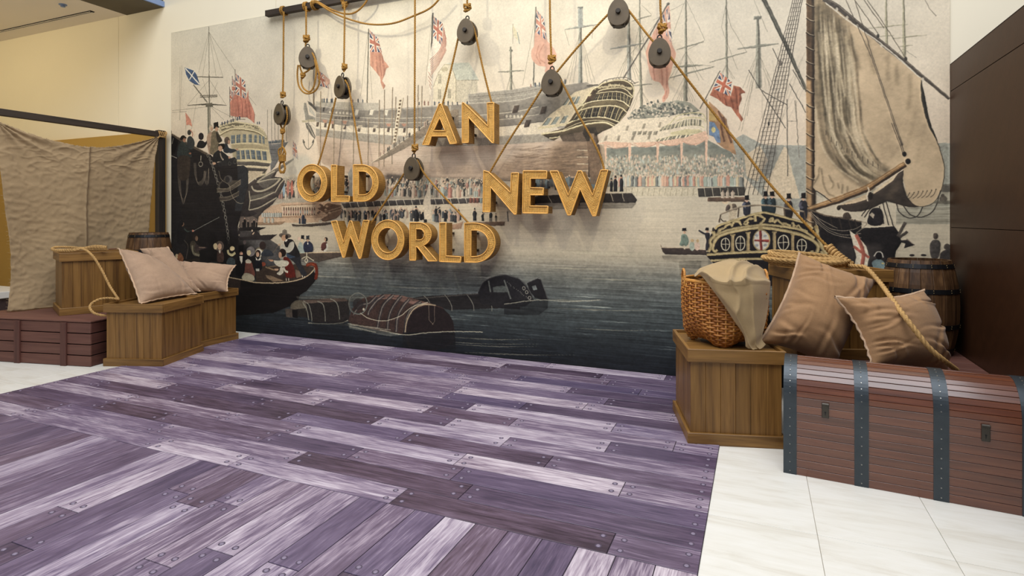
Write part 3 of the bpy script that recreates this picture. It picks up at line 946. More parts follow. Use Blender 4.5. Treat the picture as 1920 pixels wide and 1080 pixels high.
    P('g', '560,140 625,130 660,240 672,350 640,460 590,460 575,300', (132, 108, 88), .9)

    # ---------------- quay and crowd in the middle
    P('x', '724,333 800,332 910,336 960,340 960,398 910,398 724,394', (176, 164, 148), .9)
    P('x', '724,325 790,330 790,345 724,345', (76, 70, 68), .7, None, 0, 0, 4)
    mid_c = [(206, 192, 172), (150, 142, 132), (110, 106, 102), (196, 170, 150), (176, 186, 178), (84, 82, 82), (222, 206, 184), (190, 140, 126), (140, 150, 150)]
    p.crowd('f', 960, 470, 1720, 560, 260, 62, mid_c)
    for x, c in ((1180, (222, 196, 174)), (1455, (206, 140, 126)), (1515, (216, 190, 166)), (1400, (180, 192, 186))):
        p.man(x, 566, 100, c, None, (220, 190, 160), .34, 'f')
    P('f', '640,600 980,580 1700,560 1720,600 1000,622 660,640', (84, 80, 80))
    for k in range(18):
        L('f', [(700 + 58 * k, 592 - 2 * k), (712 + 58 * k, 632 - 2 * k)], 1.2, (206, 196, 178), 1, 0)
    L('f', '640,600 980,580 1700,560', 1.4, (214, 202, 180))
    P('f', '640,640 1000,622 1720,602 1880,640 1880,760 640,760', (204, 190, 166), 1, 'streak', .05)
    P('f', '1000,625 1330,615 1320,650 1000,660', (222, 206, 180), .9)
    blk = [(58, 60, 66), (74, 76, 82), (50, 50, 54), (100, 100, 102), (206, 192, 172), (150, 160, 160), (90, 96, 106), (206, 170, 152)]
    p.crowd('f', 640, 700, 1560, 748, 120, 68, blk, (196, 160, 136))
    for x, y, h_ in ((1200, 740, 110), (1270, 740, 90), (1350, 700, 70), (1420, 740, 80), (1640, 735, 90), (1700, 735, 62), (1760, 740, 80), (1800, 740, 56)):
        p.man(x, y, h_, (54, 56, 62), (44, 44, 48), (190, 150, 126), .32, 'f')
    L('f', '1690,700 1712,680', 2, (54, 56, 62), 1, 0)
    L('f', '1360,650 1380,630', 2, (54, 56, 62), 1, 0)
    P('f', '1490,760 1555,740 1540,795 1480,800 1380,770', (176, 140, 116))
    P('f', '1560,745 1868,740 1862,770 1600,778', (120, 98, 84))
    P('f', '1252,600 1306,432 1314,726 1262,724', (222, 206, 182))
    P('f', '1590,598 1704,598 1690,630 1620,632', (212, 190, 166))
    for x in (1610, 1635, 1660):
        p.man(x, 602, 46, (150, 96, 84), None, (200, 160, 136), .5, 'f')
    p.man(1688, 602, 46, (150, 164, 164), None, (200, 160, 136), .5, 'f')
    # left quay, state barge and rowing boats
    P('f', '130,420 330,400 700,420 700,600 120,600 90,520', (184, 172, 154), .9)
    p.crowd('f', 120, 470, 330, 575, 90, 58, mid_c)
    p.crowd('f', 430, 470, 700, 590, 120, 62, mid_c + [(70, 70, 74)])
    for x, c in ((205, (150, 180, 206)), (236, (206, 130, 112)), (266, (212, 120, 100)), (292, (222, 206, 180)), (320, (190, 150, 130)), (700, (190, 150, 136))):
        P('f', [(x, 430), (x + 8, 440), (x + 14, 520), (x + 2, 560), (x - 8, 500)], c)
    P('f', '690,380 716,330 724,400 720,560 690,560 700,440', (150, 150, 146))
    P('f', '60,640 200,600 560,590 640,600 600,700 520,745 300,750 0,750 0,700', (214, 178, 146))
    P('f', '190,625 450,610 448,700 200,702', (226, 200, 170))
    for k in range(14):
        x = 210 + 17.5 * k
        P('f', [(x - 5, 640), (x + 5, 640), (x + 5, 694), (x - 5, 694)], (122, 96, 82))
        E('f', (x, 640), (5, 8), (122, 96, 82))
        E('f', (x, 668), (4, 14), p.rnd.choice([(200, 150, 140), (170, 180, 186), (216, 196, 176)]), 1, None)
    lines('f', '190,622 450,608;200,704 520,690;60,712 520,705', 1.2, (170, 130, 100))
    P('f', '460,640 540,600 640,620 640,680 600,720 520,742 470,735 540,690', (130, 100, 80))
    for k in range(14):
        E('f', (p.rnd.uniform(465, 560), p.rnd.uniform(610, 690)), (10, 8), p.rnd.choice([(206, 176, 146), (120, 96, 84)]), .9)
    lines('f', '480,680 640,630;500,695 640,650', 1, (190, 160, 130))
    for k in range(9):
        p.man(50 + 17 * k, 708, 40, p.rnd.choice([(196, 198, 190), (170, 176, 172)]), None, (150, 120, 104), .5, 'f')
    P('f', '0,744 225,740 190,764 0,768', (168, 136, 108))
    for x in (65, 95, 125):
        p.man(x, 750, 44, (196, 192, 178), None, (150, 120, 100), .5, 'f')
    P('f', '266,758 330,764 570,744 560,764 420,778 275,776', (96, 84, 76))
    for x, h_ in ((328, 50), (352, 82), (368, 48)):
        p.man(x, 758, h_, (66, 74, 92), None, (180, 140, 120), .3, 'f')
    E('f', (482, 738), (14, 12), (210, 196, 172))
    P('f', '1720,720 1850,700 1900,730 1880,740 1730,740', (190, 178, 160), .5)
    L('f', '1885,665 1890,740', 2.5, (84, 84, 90), .8, 0)

    # ---------------- gilded stern and the grey ship at the far left
    P('m', '1462,560 1560,560 1764,528 1690,640 1640,760 1560,900 1500,970 1490,760', (122, 122, 124), 1, 'streak', .06)
    lines('m', '1480,640 1680,640;1490,700 1650,710;1495,800 1600,800', 1, (86, 86, 90), .8)
    for k in range(26):
        p.man(1468 + 9.2 * k, 556 - k * .8, p.rnd.uniform(34, 60), p.rnd.choice([(96, 110, 124), (120, 130, 136), (150, 150, 146)]), None, (190, 160, 140), .3, 'm')
    P('m', '1620,900 1840,770 1850,790 1640,950 1350,1080 1330,1080', (120, 112, 104))
    P('m', '1830,480 1840,500 1880,560 1915,720 1915,800 1880,780 1850,820 1830,640', (220, 200, 180))
    p.jack('m', (1834, 520), (1880, 560), (1916, 800), (1832, 720), .9)
    P('f', '280,240 380,240 440,310 330,400 200,420 230,300', (178, 184, 176), .5, None, 0, 0, 8)
    P('m', '716,345 740,272 960,205 1080,232 1260,258 1390,340 1446,440 1482,640 1512,820 1440,965 1400,1080 980,1080 900,520 760,440', (194, 179, 144), 1, 'blot', .06)
    P('m', '740,300 960,236 1100,258 1300,292 1396,372 1300,330 1100,300 960,298 760,360', (120, 112, 92))
    for k in range(24):
        t_ = k / 24
        E('m', (770 + 620 * t_, 322 - 62 * math.sin(t_ * math.pi * .9) + 46 * t_ + p.rnd.uniform(-12, 12)), (p.rnd.uniform(10, 24), p.rnd.uniform(8, 20)), (216, 200, 158), .9, rot=p.rnd.uniform(0, 3))
    for pts, c, wd in (('720,345 760,290 960,225 1100,245 1300,282 1400,370', (224, 208, 166), 2), ('720,440 900,352 1100,348 1300,392 1436,478', (120, 106, 78), 2.2), ('720,424 900,338 1100,334 1300,378 1430,464', (226, 212, 170), 2), ('880,560 1100,545 1300,555 1466,600', (226, 210, 166), 2), ('960,640 1200,630 1470,660', (224, 208, 160), 2.4), ('990,800 1240,800 1505,835', (226, 210, 166), 3)):
        L('m', pts, wd, c)
    bay('m', '905,430 1100,412 1300,425 1420,450', '905,555 1100,535 1300,540 1430,560', 7, (104, 118, 130), (214, 198, 150), 1.4)
    bay('m', '985,660 1200,648 1460,675', '990,790 1220,785 1470,805', 6, (98, 112, 126), (214, 198, 150), 1.4)
    for k in range(46):
        L('m', [(900 + 12.4 * k, 566), (902 + 12.6 * k, 628)], .7, (150, 132, 92), .7, 0)
    P('m', '1000,828 1240,822 1495,850 1480,895 1240,884 1000,880', (104, 98, 92))
    P('m', '1130,912 1455,930 1405,1000 1160,992', (94, 88, 84))
    L('m', '1000,890 1240,892 1470,912', 3, (224, 206, 172))
    L('m', '1160,1010 1400,1018', 2, (224, 206, 172))
    P('n', '1165,0 1400,10 1290,110 1170,170', (210, 190, 160))
    for x, h_ in ((770, 60), (810, 58), (852, 62), (905, 56), (935, 60), (998, 64), (1032, 62), (1300, 46), (1330, 50)):
        p.man(x, 280 - (x - 770) * .33 if x < 1100 else 262, h_, (84, 96, 120), None, (190, 160, 140), .34, 'm')
    L('m', '740,270 960,190 1120,190', 1, (120, 112, 100))
    # dark prow ship
    P('n', '1000,1000 1060,560 1160,200 1290,105 1560,20 1600,0 1560,90 1660,100 1712,150 1690,235 1610,390 1530,500 1400,600 1320,690 1290,860 1160,880', (84, 76, 74), 1, 'streak', .08)
    P('n', '1060,560 1160,300 1180,560 1300,640 1200,690 1040,690', (64, 58, 60))
    P('n', '1290,165 1420,90 1560,20 1500,110 1640,110 1560,180 1400,280', (112, 106, 100), .9)
    P('n', '1190,380 1540,300 1560,320 1400,420 1185,440', (132, 126, 112), .7)
    for pts, wd in (('1160,190 1260,115 1280,130', 3), ('1300,160 1400,90 1560,5', 3), ('1290,175 1450,135 1640,115', 2), ('1212,225 1240,280 1310,305 1420,285 1560,205 1650,115', 3.6), ('1185,450 1350,410 1550,322', 2), ('1180,590 1350,540 1590,400', 2.4), ('1175,300 1190,440 1170,590', 2), ('1560,330 1640,200 1700,130', 2.4), ('1690,80 1760,100 1850,65 1862,95 1830,105', 2)):
        L('n', pts, wd, (206, 194, 166), .85)
    P('n', '1020,680 1160,690 1230,680 1300,720 1300,850 1040,850', (120, 106, 98))
    for x in (1085, 1110, 1160, 1220, 1250, 1290):
        p.man(x, 850, p.rnd.uniform(90, 150), (46, 42, 44), None, (200, 160, 140), .28, 'n')
    P('n', '1010,850 1240,845 1425,850 1300,905 1030,900', (52, 48, 48))
    P('n', '1010,900 1200,910 1300,905 1350,965 1600,955 1480,1030 1060,1040 1000,1000', (62, 56, 56))
    for x, y in ((1025, 865), (1050, 880), (1225, 890), (1020, 960), (1240, 940)):
        E('n', (x, y), (13, 16), (216, 196, 166))

    # ---------------- black hull at the left edge
    P('m', '-60,345 10,352 18,396 300,560 560,700 600,720 700,840 960,755 990,790 1000,890 1090,880 1150,920 1165,1080 1162,1200 1080,1500 980,1900 930,2200 930,2400 900,3400 -60,3400', (46, 43, 46), 1, 'streak', .10)
    P('m', '1000,890 1090,880 1150,920 1165,1080 1160,1180 1060,1560 960,1560 1010,1180', (58, 60, 66), 1)
    P('p', '-60,100 980,0 1000,900 1000,1250 -60,1250', (40, 38, 40), .8, 'blot', .15, 0, 16)
    P('p', '930,-60 1010,-40 1040,420 960,420', (46, 43, 48), 1, None, 0, 0, 3)
    for k in range(60):
        x, y = p.rnd.uniform(20, 900), p.rnd.uniform(780, 2100)
        L('m', [(x, y), (x + 120, y + 6), (x + 240, y - 4)], .6, (70, 64, 64), .35)
    P('m', '-10,392 20,398 300,556 580,704 560,738 300,602 10,440', (92, 80, 70))
    L('m', '10,394 300,560 580,706', 1.4, (196, 180, 158), .8, 0)
    P('m', '20,430 120,500 60,700 0,730', (30, 28, 30))
    lines('m', '40,470 20,560;0,730 95,770', 1.4, (190, 184, 170), .8)
    # coiled lines, chain and catted anchor
    for k in range(6):
        d = k * 16
        L('n', [(105 + d * .3, -100), (112 + d * .5, 150 + d), (140 + d * .4, 330 + d * 1.4), (190, 420 + d * .95), (245 - d * .4, 330 + d * 1.2), (265 - d * .4, 150 + d), (270 - d * .4, -100)], .8, (150, 136, 118), .55)
        L('n', [(345 + d * .4, -120), (360 + d * .4, 60 + d * .6), (410, 170 + d * .4), (480, 120 + d), (500 + d * .6, 0)], .8, (150, 136, 118), .55)
        L('n', [(500 + d * .3, 0), (505 + d * .4, 140), (545, 215 - d * .8), (575 - d * .3, 140), (570, -40)], .8, (150, 136, 118), .5)
    for k in range(30):
        t_ = k / 29
        x, y = 560 + (880 - 560) * t_ ** .8, -230 + 1500 * t_
        p.ring('n', (x + 46 * math.sin(t_ * 3), y), (9 if k % 2 else 17, 26), 1.3, (150, 146, 136), .8)
    P('n', '700,260 720,180 790,140 860,190 880,260 1050,190 1050,145 930,140 860,65 810,90 790,140', (92, 84, 76), .9)
    P('n', '690,265 860,262 1050,135 1052,200 880,290 700,325', (106, 96, 84), 1)
    P('n', '720,395 840,395 1030,310 1020,372 860,440 740,452', (84, 76, 70), 1)
    E('n', (870, 125), (52, 56), (96, 92, 92))
    E('n', (850, 130), (34, 46), (58, 56, 60))
    for pts in ('690,262 850,262 1050,132', '690,322 880,300 1050,200', '735,392 860,390 1030,305', '740,452 870,440 1020,368', '720,0 760,130 870,210 900,320 960,440 1040,490 1090,480'):
        L('n', pts, 1.1, (164, 152, 130), .75)
    # people on the black hull
    def body(w, pts, c, sm=4, tex='grain', amp=.06):
        P(w, pts, c, 1, tex, amp, sm)
    E('m', (330, 395), (50, 62), (224, 204, 180))
    E('m', (278, 385), (28, 40), (60, 62, 62))
    L('m', '290,340 330,400 320,450', 2, (190, 120, 104))
    body('m', '250,480 290,440 340,480 360,560 320,640 250,600', (62, 68, 72))
    body('m', '110,600 150,530 210,520 250,600 300,690 300,760 110,760', (58, 66, 66))
    body('m', '140,490 160,440 200,430 230,460 240,470 200,490', (30, 28, 30))
    E('m', (205, 500), (24, 34), (170, 120, 96))
    body('m', '110,760 280,750 290,900 260,1080 120,1080', (70, 60, 54))
    E('m', (290, 700), (18, 14), (170, 110, 84))
    body('m', '390,580 430,510 480,510 520,530 560,480 540,560 490,620 400,610', (40, 38, 44))
    E('m', (456, 445), (40, 54), (44, 38, 48))
    body('m', '540,470 590,380 640,400 640,560 600,700 570,690', (172, 142, 120))
    E('m', (605, 320), (32, 54), (196, 180, 156))
    E('m', (615, 330), (20, 32), (190, 150, 124))
    body('m', '590,700 600,560 620,380 690,360 730,420 770,500 720,560 700,720', (122, 110, 88))
    body('m', '680,380 720,420 770,500 750,530 700,520', (62, 56, 50))
    P('m', '642,240 712,228 716,290 742,306 640,332 646,300', (34, 30, 32))
    E('m', (690, 334), (26, 34), (196, 150, 120))
    body('m', '790,620 800,560 840,550 880,620 990,640 990,660 880,700 800,680', (52, 60, 72))
    E('m', (845, 505), (42, 56), (96, 82, 74))
    E('m', (874, 530), (18, 34), (190, 140, 112))
    E('m', (995, 640), (22, 14), (196, 150, 122))
    E('m', (870, 720), (36, 30), (220, 206, 188))
    body('m', '630,760 660,690 730,650 800,690 860,740 900,780 820,810 700,830 640,860', (44, 46, 50))
    P('m', '712,560 800,550 812,600 790,640 720,610', (30, 26, 28))
    E('m', (745, 625), (30, 46), (196, 150, 122))
    E('m', (652, 850), (26, 20), (206, 160, 130))
    E('m', (880, 760), (20, 18), (200, 150, 122))
    L('m', '740,690 760,760 790,800', 3, (190, 170, 150), .8)
    L('m', '455,730 450,810', 1.5, (206, 196, 176))
    p.ring('m', (450, 860), (30, 34), 1.6, (176, 168, 150), .8)
    P('m', '700,840 960,755 985,790 985,860 720,900', (54, 54, 58), .9)
    p.ring('m', (885, 850), (18, 26), 1, (110, 106, 100), .8)
    p.ring('m', (965, 825), (20, 30), 1, (110, 106, 100), .8)
    # figures in the shade of the hull
    body('p', '30,440 60,100 120,30 180,20 240,60 220,200 250,430', (48, 46, 50))
    E('p', (330, 40 - 20), (24, 16), (206, 130, 110))
    L('p', '200,-10 260,40 320,20', 4, (66, 80, 78))
    E('n', (180, 800), (22, 34), (150, 110, 86))
    body('n', '100,860 130,760 180,740 190,800 170,840 250,920 300,900 310,930 230,960 200,1080 100,1080', (40, 38, 42))
    L('n', '345,900 730,695', 1.1, (150, 150, 144), .9, 0)
    body('p', '290,260 300,190 350,170 400,240 420,330 440,390 360,400 320,330', (84, 76, 66))
    E('p', (375, 120), (44, 46), (56, 46, 44))
    E('p', (388, 135), (22, 40), (140, 108, 88))
    body('p', '370,220 440,250 540,262 540,280 440,310 380,330', (74, 62, 64))
    L('p', '320,240 340,350 430,390', 4.5, (150, 144, 118), .8)
    E('p', (470, 270), (50, 10), (140, 116, 100))
    P('p', '180,460 440,420 440,520 180,520', (62, 54, 48), .8)
    L('p', '230,440 260,250 200,160', 2, (110, 100, 92), .6)

    # ---------------- crowded boat
    P('o', '880,340 1300,420 1500,450 1560,520 1500,640 1200,500', (96, 92, 90), .5)
    P('o', '1270,436 1420,424 1920,416 1920,484 1700,540 1580,570 1300,520', (92, 80, 72))
    L('o', '1270,436 1420,428 1920,420', 1.6, (212, 186, 146))
    P('o', '1300,520 1580,570 1700,540 1660,600 1580,620', (84, 84, 84), .6, None, 0, 0, 5)
    body('o', '1500,418 1600,380 1700,416', (206, 192, 168))
    body('o', '1615,330 1640,280 1700,270 1712,340 1690,400 1620,390', (110, 64, 60))
    L('o', '1700,290 1706,360 1660,410', 4, (206, 202, 188))
    L('o', '1620,370 1560,370 1510,410', 3, (206, 192, 172))
    E('o', (1690, 228), (28, 34), (60, 50, 48))
    E('o', (1674, 232), (14, 26), (200, 156, 128))
    body('o', '1280,300 1310,270 1350,330 1370,428 1290,428 1262,380', (160, 176, 172))
    E('o', (1285, 218), (28, 28), (222, 190, 168))
    E('o', (1330, 236), (18, 40), (224, 196, 156))
    P('o', '1316,168 1360,166 1358,210 1372,226 1316,220', (40, 40, 46))
    body('o', '1350,320 1380,262 1440,256 1490,310 1496,400 1450,420 1370,420', (50, 56, 82))
    P('o', '1390,172 1442,168 1436,216 1452,228 1384,230 1396,216', (60, 66, 74))
    E('o', (1415, 244), (20, 22), (200, 160, 134))
    E('o', (1416, 290), (8, 18), (224, 218, 206))
    P('o', '370,60 560,40 790,50 690,96 400,104', (50, 46, 48))
    P('o', '380,190 560,172 960,154 850,238 390,240', (60, 54, 56))
    P('o', '400,100 690,96 700,170 390,195', (92, 88, 90), .7)
    body('o', '560,170 600,100 660,110 700,172', (64, 58, 60))
    E('o', (582, 96), (12, 18), (216, 190, 160))
    E('o', (600, 140), (26, 10), (210, 176, 146), rot=-.8)
    P('o', '380,230 860,236 1000,330 1000,700 300,700', (66, 66, 72), .8, 'blot', .2)
    P('o', '-60,240 380,230 640,380 800,700 640,880 -60,900', (36, 33, 34), .9, 'blot', .1, 0, 14)
    P('o', '640,640 980,620 1240,600 1500,640 1520,660 1400,790 1250,846 1000,880 640,880', (74, 60, 52), 1)
    P('o', '780,760 860,770 1060,850 900,866 800,800', (140, 116, 92))
    P('o', '1230,680 1280,690 1330,780 1250,810 1230,760', (126, 106, 88))
    P('o', '-60,860 230,792 430,832 660,876 1000,878 1250,842 1400,784 1500,696 1560,800 1500,880 1400,1000 1300,1062 1270,1180 900,1330 -60,1400', (34, 30, 31), 1, 'streak', .12)
    L('o', '220,795 420,832 660,876 1000,878 1250,842 1400,784 1500,696 1520,645', 2, (186, 164, 132))
    P('o', '220,800 410,838 400,990 240,1000', (74, 58, 52), .7)
    P('o', '1388,604 1440,576 1530,580 1566,640 1572,740 1558,822 1512,822 1530,700 1500,630 1430,630 1400,640', (128, 46, 28), 1, 'grain', .1, 3)
    L('o', '1400,610 1470,600 1520,620', 2.4, (176, 84, 48), .8)
    for pts in ('1325,520 1400,490 1505,545', '1400,420 1395,520', '1370,540 1390,575 1415,545 1395,515 1370,540'):
        L('o', pts, 2, (206, 196, 168))
    for x in (1092, 1128, 1332, 1366):
        L('o', [(x, 760 + (x < 1200) * 50), (x + 4, 800 + (x < 1200) * 50)], 1.8, (214, 204, 184), 1, 0)
    # standing boatman
    body('o', '1110,440 1290,450 1320,600 1400,740 1340,776 1260,640 1200,560 1120,500', (52, 54, 62))
    body('o', '1060,270 1110,225 1190,236 1250,340 1300,470 1210,500 1110,440 1080,340', (44, 42, 46))
    body('o', '1145,280 1200,262 1214,330 1180,400 1110,430 1040,370 1000,310 1040,300 1110,350', (186, 182, 168))
    body('o', '1100,440 1180,470 1230,490 1150,510 1110,500', (60, 78, 104))
    E('o', (1075, 172), (94, 40), (104, 94, 86), rot=.1)
    P('o', '1032,150 1036,92 1068,78 1104,92 1112,150', (126, 116, 104))
    E('o', (1060, 205), (38, 46), (196, 150, 116))
    E('o', (1100, 190), (22, 36), (52, 44, 42))
    L('o', '1080,260 1110,230', 3, (226, 220, 206))
    L('o', '980,310 900,420 780,550', 1.3, (120, 104, 90), .9, 0)
    E('o', (990, 310), (24, 18), (190, 160, 132))
    # seated rower in red pointing
    body('o', '1050,510 1120,500 1190,600 1230,740 1220,800 1090,790 1080,640', (112, 36, 28))
    body('o', '905,545 960,545 1040,540 1110,550 1134,590 1090,632 1000,640 930,600', (206, 200, 180))
    body('o', '1000,650 1040,650 1050,720 1000,766 950,740 990,700', (200, 194, 176))
    L('o', '1050,650 1080,700 1120,720', 4, (206, 200, 180))
    E('o', (872, 545), (32, 16), (206, 150, 116))
    L('o', '826,532 862,538', 1.6, (206, 150, 116), 1, 0)
    E('o', (1040, 430), (50, 62), (48, 34, 32))
    E('o', (1000, 462), (24, 46), (200, 150, 118))
    E('o', (945, 680), (34, 16), (200, 156, 126))
    L('o', '780,640 920,690', 2.4, (150, 124, 92), 1, 0)
    L('o', '800,650 950,622', 1.6, (130, 110, 86), 1, 0)
    E('o', (750, 600), (34, 32), (150, 70, 48))
    # women and men with bonnets and hats
    E('o', (690, 420), (62, 74), (150, 136, 104))
    E('o', (685, 430), (50, 62), (214, 206, 190))
    E('o', (672, 440), (38, 54), (54, 40, 38))
    E('o', (664, 452), (24, 40), (204, 160, 132))
    body('o', '620,560 640,500 700,500 730,600 720,680 630,680', (36, 36, 44))
    P('o', '632,486 668,540 708,486 712,530 690,546 640,540', (222, 216, 202))
    P('o', '632,668 690,664 690,706 640,704', (196, 196, 186), .9)
    E('o', (560, 410), (66, 76), (126, 120, 122))
    E('o', (532, 430), (32, 42), (216, 196, 148))
    body('o', '440,690 456,590 510,540 570,570 600,660 626,750 590,800 450,780', (124, 72, 62))
    body('o', '480,550 520,520 570,560 550,590 490,580', (190, 182, 164))
    body('o', '440,760 500,730 600,770 604,850 440,830', (176, 166, 142))
    P('o', '376,320 456,312 450,390 470,410 366,412 380,390', (26, 24, 26))
    E('o', (418, 442), (24, 30), (196, 146, 120))
    body('o', '340,560 380,470 450,470 480,560 450,760 340,760', (32, 30, 34))
    P('o', '388,480 440,478 436,560 420,594 400,540', (206, 200, 184))
    E('o', (282, 366), (36, 36), (220, 196, 148))
    L('o', '214,384 228,436 280,462 330,430', 5, (196, 184, 136))
    body('o', '200,560 240,500 310,520 330,600 320,640 210,620', (66, 78, 84))
    E('o', (92, 330), (66, 80), (100, 86, 78))
    E('o', (94, 338), (30, 50), (206, 160, 132))
    body('o', '60,420 100,390 150,440 150,560 60,560', (84, 62, 56))
    P('o', '78,392 112,392 104,436 90,436', (214, 206, 190))
    E('o', (30, 330), (32, 48), (210, 186, 144))
    E('p', (95, 400), (26, 36), (204, 180, 142))
    body('p', '110,380 150,350 190,420 180,480 110,490', (150, 96, 66))
    E('o', (470, 270), (22, 34), (96, 84, 84))
    E('o', (740, 320), (50, 60), (66, 52, 50))
    body('o', '720,440 780,380 860,400 900,470 740,480', (60, 66, 78))
    P('o', '-40,560 60,560 60,700 -40,700', (60, 66, 62), .7)

    # ---------------- mooring buoys
    P('j', '300,500 700,490 1180,510 1180,540 320,540', (120, 116, 104), .4, 'streak', .3)
    P('j', '258,600 262,556 290,532 350,528 560,516 660,514 704,540 700,670 660,704 440,700 390,660 300,650', (50, 46, 46), 1, 'grain', .1)
    P('j', '330,532 560,516 670,516 690,536 480,548 370,556', (116, 96, 86), .9, 'streak', .2)
    E('j', (320, 585), (62, 56), (112, 104, 88), .9)
    P('j', '262,600 372,590 372,660 300,650', (54, 50, 48))
    P('j', '218,598 268,592 312,602 312,664 226,656', (92, 82, 74))
    P('j', '270,600 312,602 312,664 274,660', (30, 28, 30))
    for pts in ('355,535 392,560 412,620 420,690', '458,536 500,560 516,620 520,690', '555,518 600,545 620,600 626,676', '350,545 380,600 396,680'):
        L('j', pts, 2, (150, 152, 140), .8)
    P('j', '1170,515 1250,500 1700,476 1920,464 1980,470 1980,600 1820,590 1450,604 1390,584 1180,580', (48, 46, 48), 1, 'streak', .12)
    for x in (1270, 1425, 1590, 1725):
        L('j', [(x - 12, 495 - (x - 1270) * .04), (x + 22, 530), (x + 42, 575), (x + 44, 612)], 1.6, (150, 150, 140), .8)
    L('j', '1180,520 1700,478 1900,466', 1.6, (110, 106, 100), .7)
    P('x', '896,548 903,531 922,519 948,515 974,523 990,540 1001,562 985,574 940,577 900,568', (44, 43, 48), 1)
    P('j', '1775,432 1850,420 1872,425 1900,470 1780,470', (96, 104, 104))
    L('j', '1742,384 1760,470', 3, (110, 116, 114))
    L('j', '1860,378 1910,520', 3, (110, 116, 114))
    L('x', '897,546 905,530 924,519 948,515 974,523 990,540 1000,560', 1.4, (86, 86, 88))
    for x, y in ((88, 440), (110, 470), (132, 512)):
        p.ring('k', (x, y), (10, 12), 1.2, (176, 174, 164), .9)
    for k in range(16):
        E('k', (-40 + 12 * k + p.rnd.uniform(-6, 6), 395 + 9 * k), (4, 4), (150, 150, 146), .6)
    P('k', '110,402 188,366 216,376 272,520 240,530 170,510 140,470', (40, 38, 42))
    P('k', '146,425 176,416 192,452 160,456', (120, 130, 132))
    L('k', '112,402 188,368 214,376 268,520', 1.2, (96, 96, 98))
    P('k', '-60,540 272,522 268,590 200,640 -60,640', (34, 36, 40), .6, 'streak', .3)
    L('k', '-60,560 200,528 420,540 660,528', 1.6, (190, 188, 170), .7)
    P('j', '690,690 716,602 760,548 800,516 900,492 1000,484 1090,494 1200,520 1330,560 1400,586 1462,660 1490,760 1484,850 1400,890 1140,880 1112,790 960,766 730,716', (78, 58, 54), 1, 'grain', .12)
    P('j', '840,500 1000,484 1100,496 1330,560 1200,566 1020,520 900,520', (146, 110, 100), .75, 'streak', .2)
    for pts in ('905,500 850,550 780,570 730,640', '960,492 900,540 850,605 840,640', '1030,490 960,560 930,640 910,742', '1090,498 1040,560 1000,640 985,752', '1150,520 1100,580 1062,660 1050,770', '1240,540 1180,580 1130,660 1116,780'):
        L('j', pts, 7, (60, 58, 64), .8)
        L('j', pts, 2.2, (150, 138, 128), .8)
    E('j', (1300, 740), (186, 172), (48, 38, 40), 1)
    L('j', '1118,780 1130,690 1180,600 1260,562 1350,568', 2.6, (190, 170, 140), .85)
    P('j', '1100,772 1300,770 1490,762 1500,900 1100,900', (32, 34, 40), .85, 'streak', .3)
    L('j', '930,752 1110,790 1300,772 1490,765 1700,768', 1.6, (190, 186, 164), .85)
    lines('j', '1296,560 1298,680 1330,712;1338,575 1338,690 1322,712', 1.2, (150, 132, 116), .8)
    p.ring('j', (766, 556), (66, 78), 3, (92, 96, 94), 1)
    p.ring('j', (764, 556), (70, 80), 1, (150, 152, 144), .8)
    E('j', (765, 560), (40, 44), (54, 48, 50), .7)
    E('j', (806, 598), (8, 10), (206, 196, 176))
    L('j', '780,625 850,668 960,685 1080,650 1170,582 1290,545', 1.4, (196, 188, 166))
    L('j', '390,700 520,708 640,700 690,680', 1.6, (176, 172, 152), .8)
    P('j', '680,700 900,730 1100,790 1000,800 700,740', (150, 150, 136), .4, 'streak', .4)
    P('j', '420,692 700,690 700,800 420,800', (30, 34, 40), .35, 'streak', .4)
    lines('j', '690,705 830,730 1010,752;700,725 900,770', 1.2, (196, 192, 172), .7)

    # ---------------- small boat at the right
    P('g', '1120,990 1480,1000 1500,1080 1140,1030', (150, 142, 126), .6, 'streak', .2)
    P('k', '1250,240 1420,235 1410,330 1260,340', (120, 116, 104), .6, 'streak', .35)
    P('g', '1114,912 1128,932 1260,938 1450,950 1475,992 1150,986 1128,965', (78, 66, 62))
    L('g', '1114,910 1130,934 1260,936 1455,952', 1.4, (196, 176, 150))
    body('g', '1272,840 1306,838 1324,876 1312,922 1258,918 1266,880', (120, 142, 130))
    P('g', '1278,918 1296,918 1300,948 1290,948', (206, 192, 166))
    E('g', (1294, 822), (9, 12), (206, 160, 130))
    P('g', '1278,790 1306,788 1306,806 1314,810 1272,810', (40, 38, 42))
    E('g', (1350, 925), (20, 34), (166, 178, 164))
    E('g', (1388, 925), (22, 32), (214, 182, 162))
    for x in (1352, 1392):
        E('g', (x, 884), (12, 12), (196, 164, 120))
    body('g', '1446,830 1480,826 1484,880 1470,950 1450,950 1456,880', (56, 54, 62))
    L('g', '1400,806 1440,828 1470,832', 3, (56, 54, 62))
    E('g', (1465, 812), (9, 11), (190, 146, 120))
    P('g', '1452,786 1474,786 1476,806 1448,806', (38, 36, 40))
    # ---------------- sloop: rigging, mast, sail
    L('d', '-40,-20 0,60 140,350 292,690', 6.5, (112, 110, 100), 1, 0, taper=[7, 7, 6.5, 4.5])
    L('d', '-50,-16 -8,64 132,354 286,692', 1.6, (70, 68, 62), .8, 0)
    for k, (x0, x1) in enumerate(((186, -150), (200, -120), (212, -84), (224, -50), (238, -16), (250, 20))):
        L('d', [(x0 + 16, -60), (x1 - 30, 1460)], 1.0, (62, 58, 56), 1, 0)
    for k in range(44):
        y = 20 + 32 * k
        t_ = (y + 60) / 1520
        L('d', [(202 - 370 * t_, y + 8), (262 - 270 * t_, y)], .7, (84, 80, 76), .85, 0)
    for k in range(22):
        L('u', [(p.rnd.uniform(830, 1230), p.rnd.uniform(0, 300)), (p.rnd.uniform(780, 1000), p.rnd.uniform(500, 1000))], .5, (140, 132, 120), .5, 0)
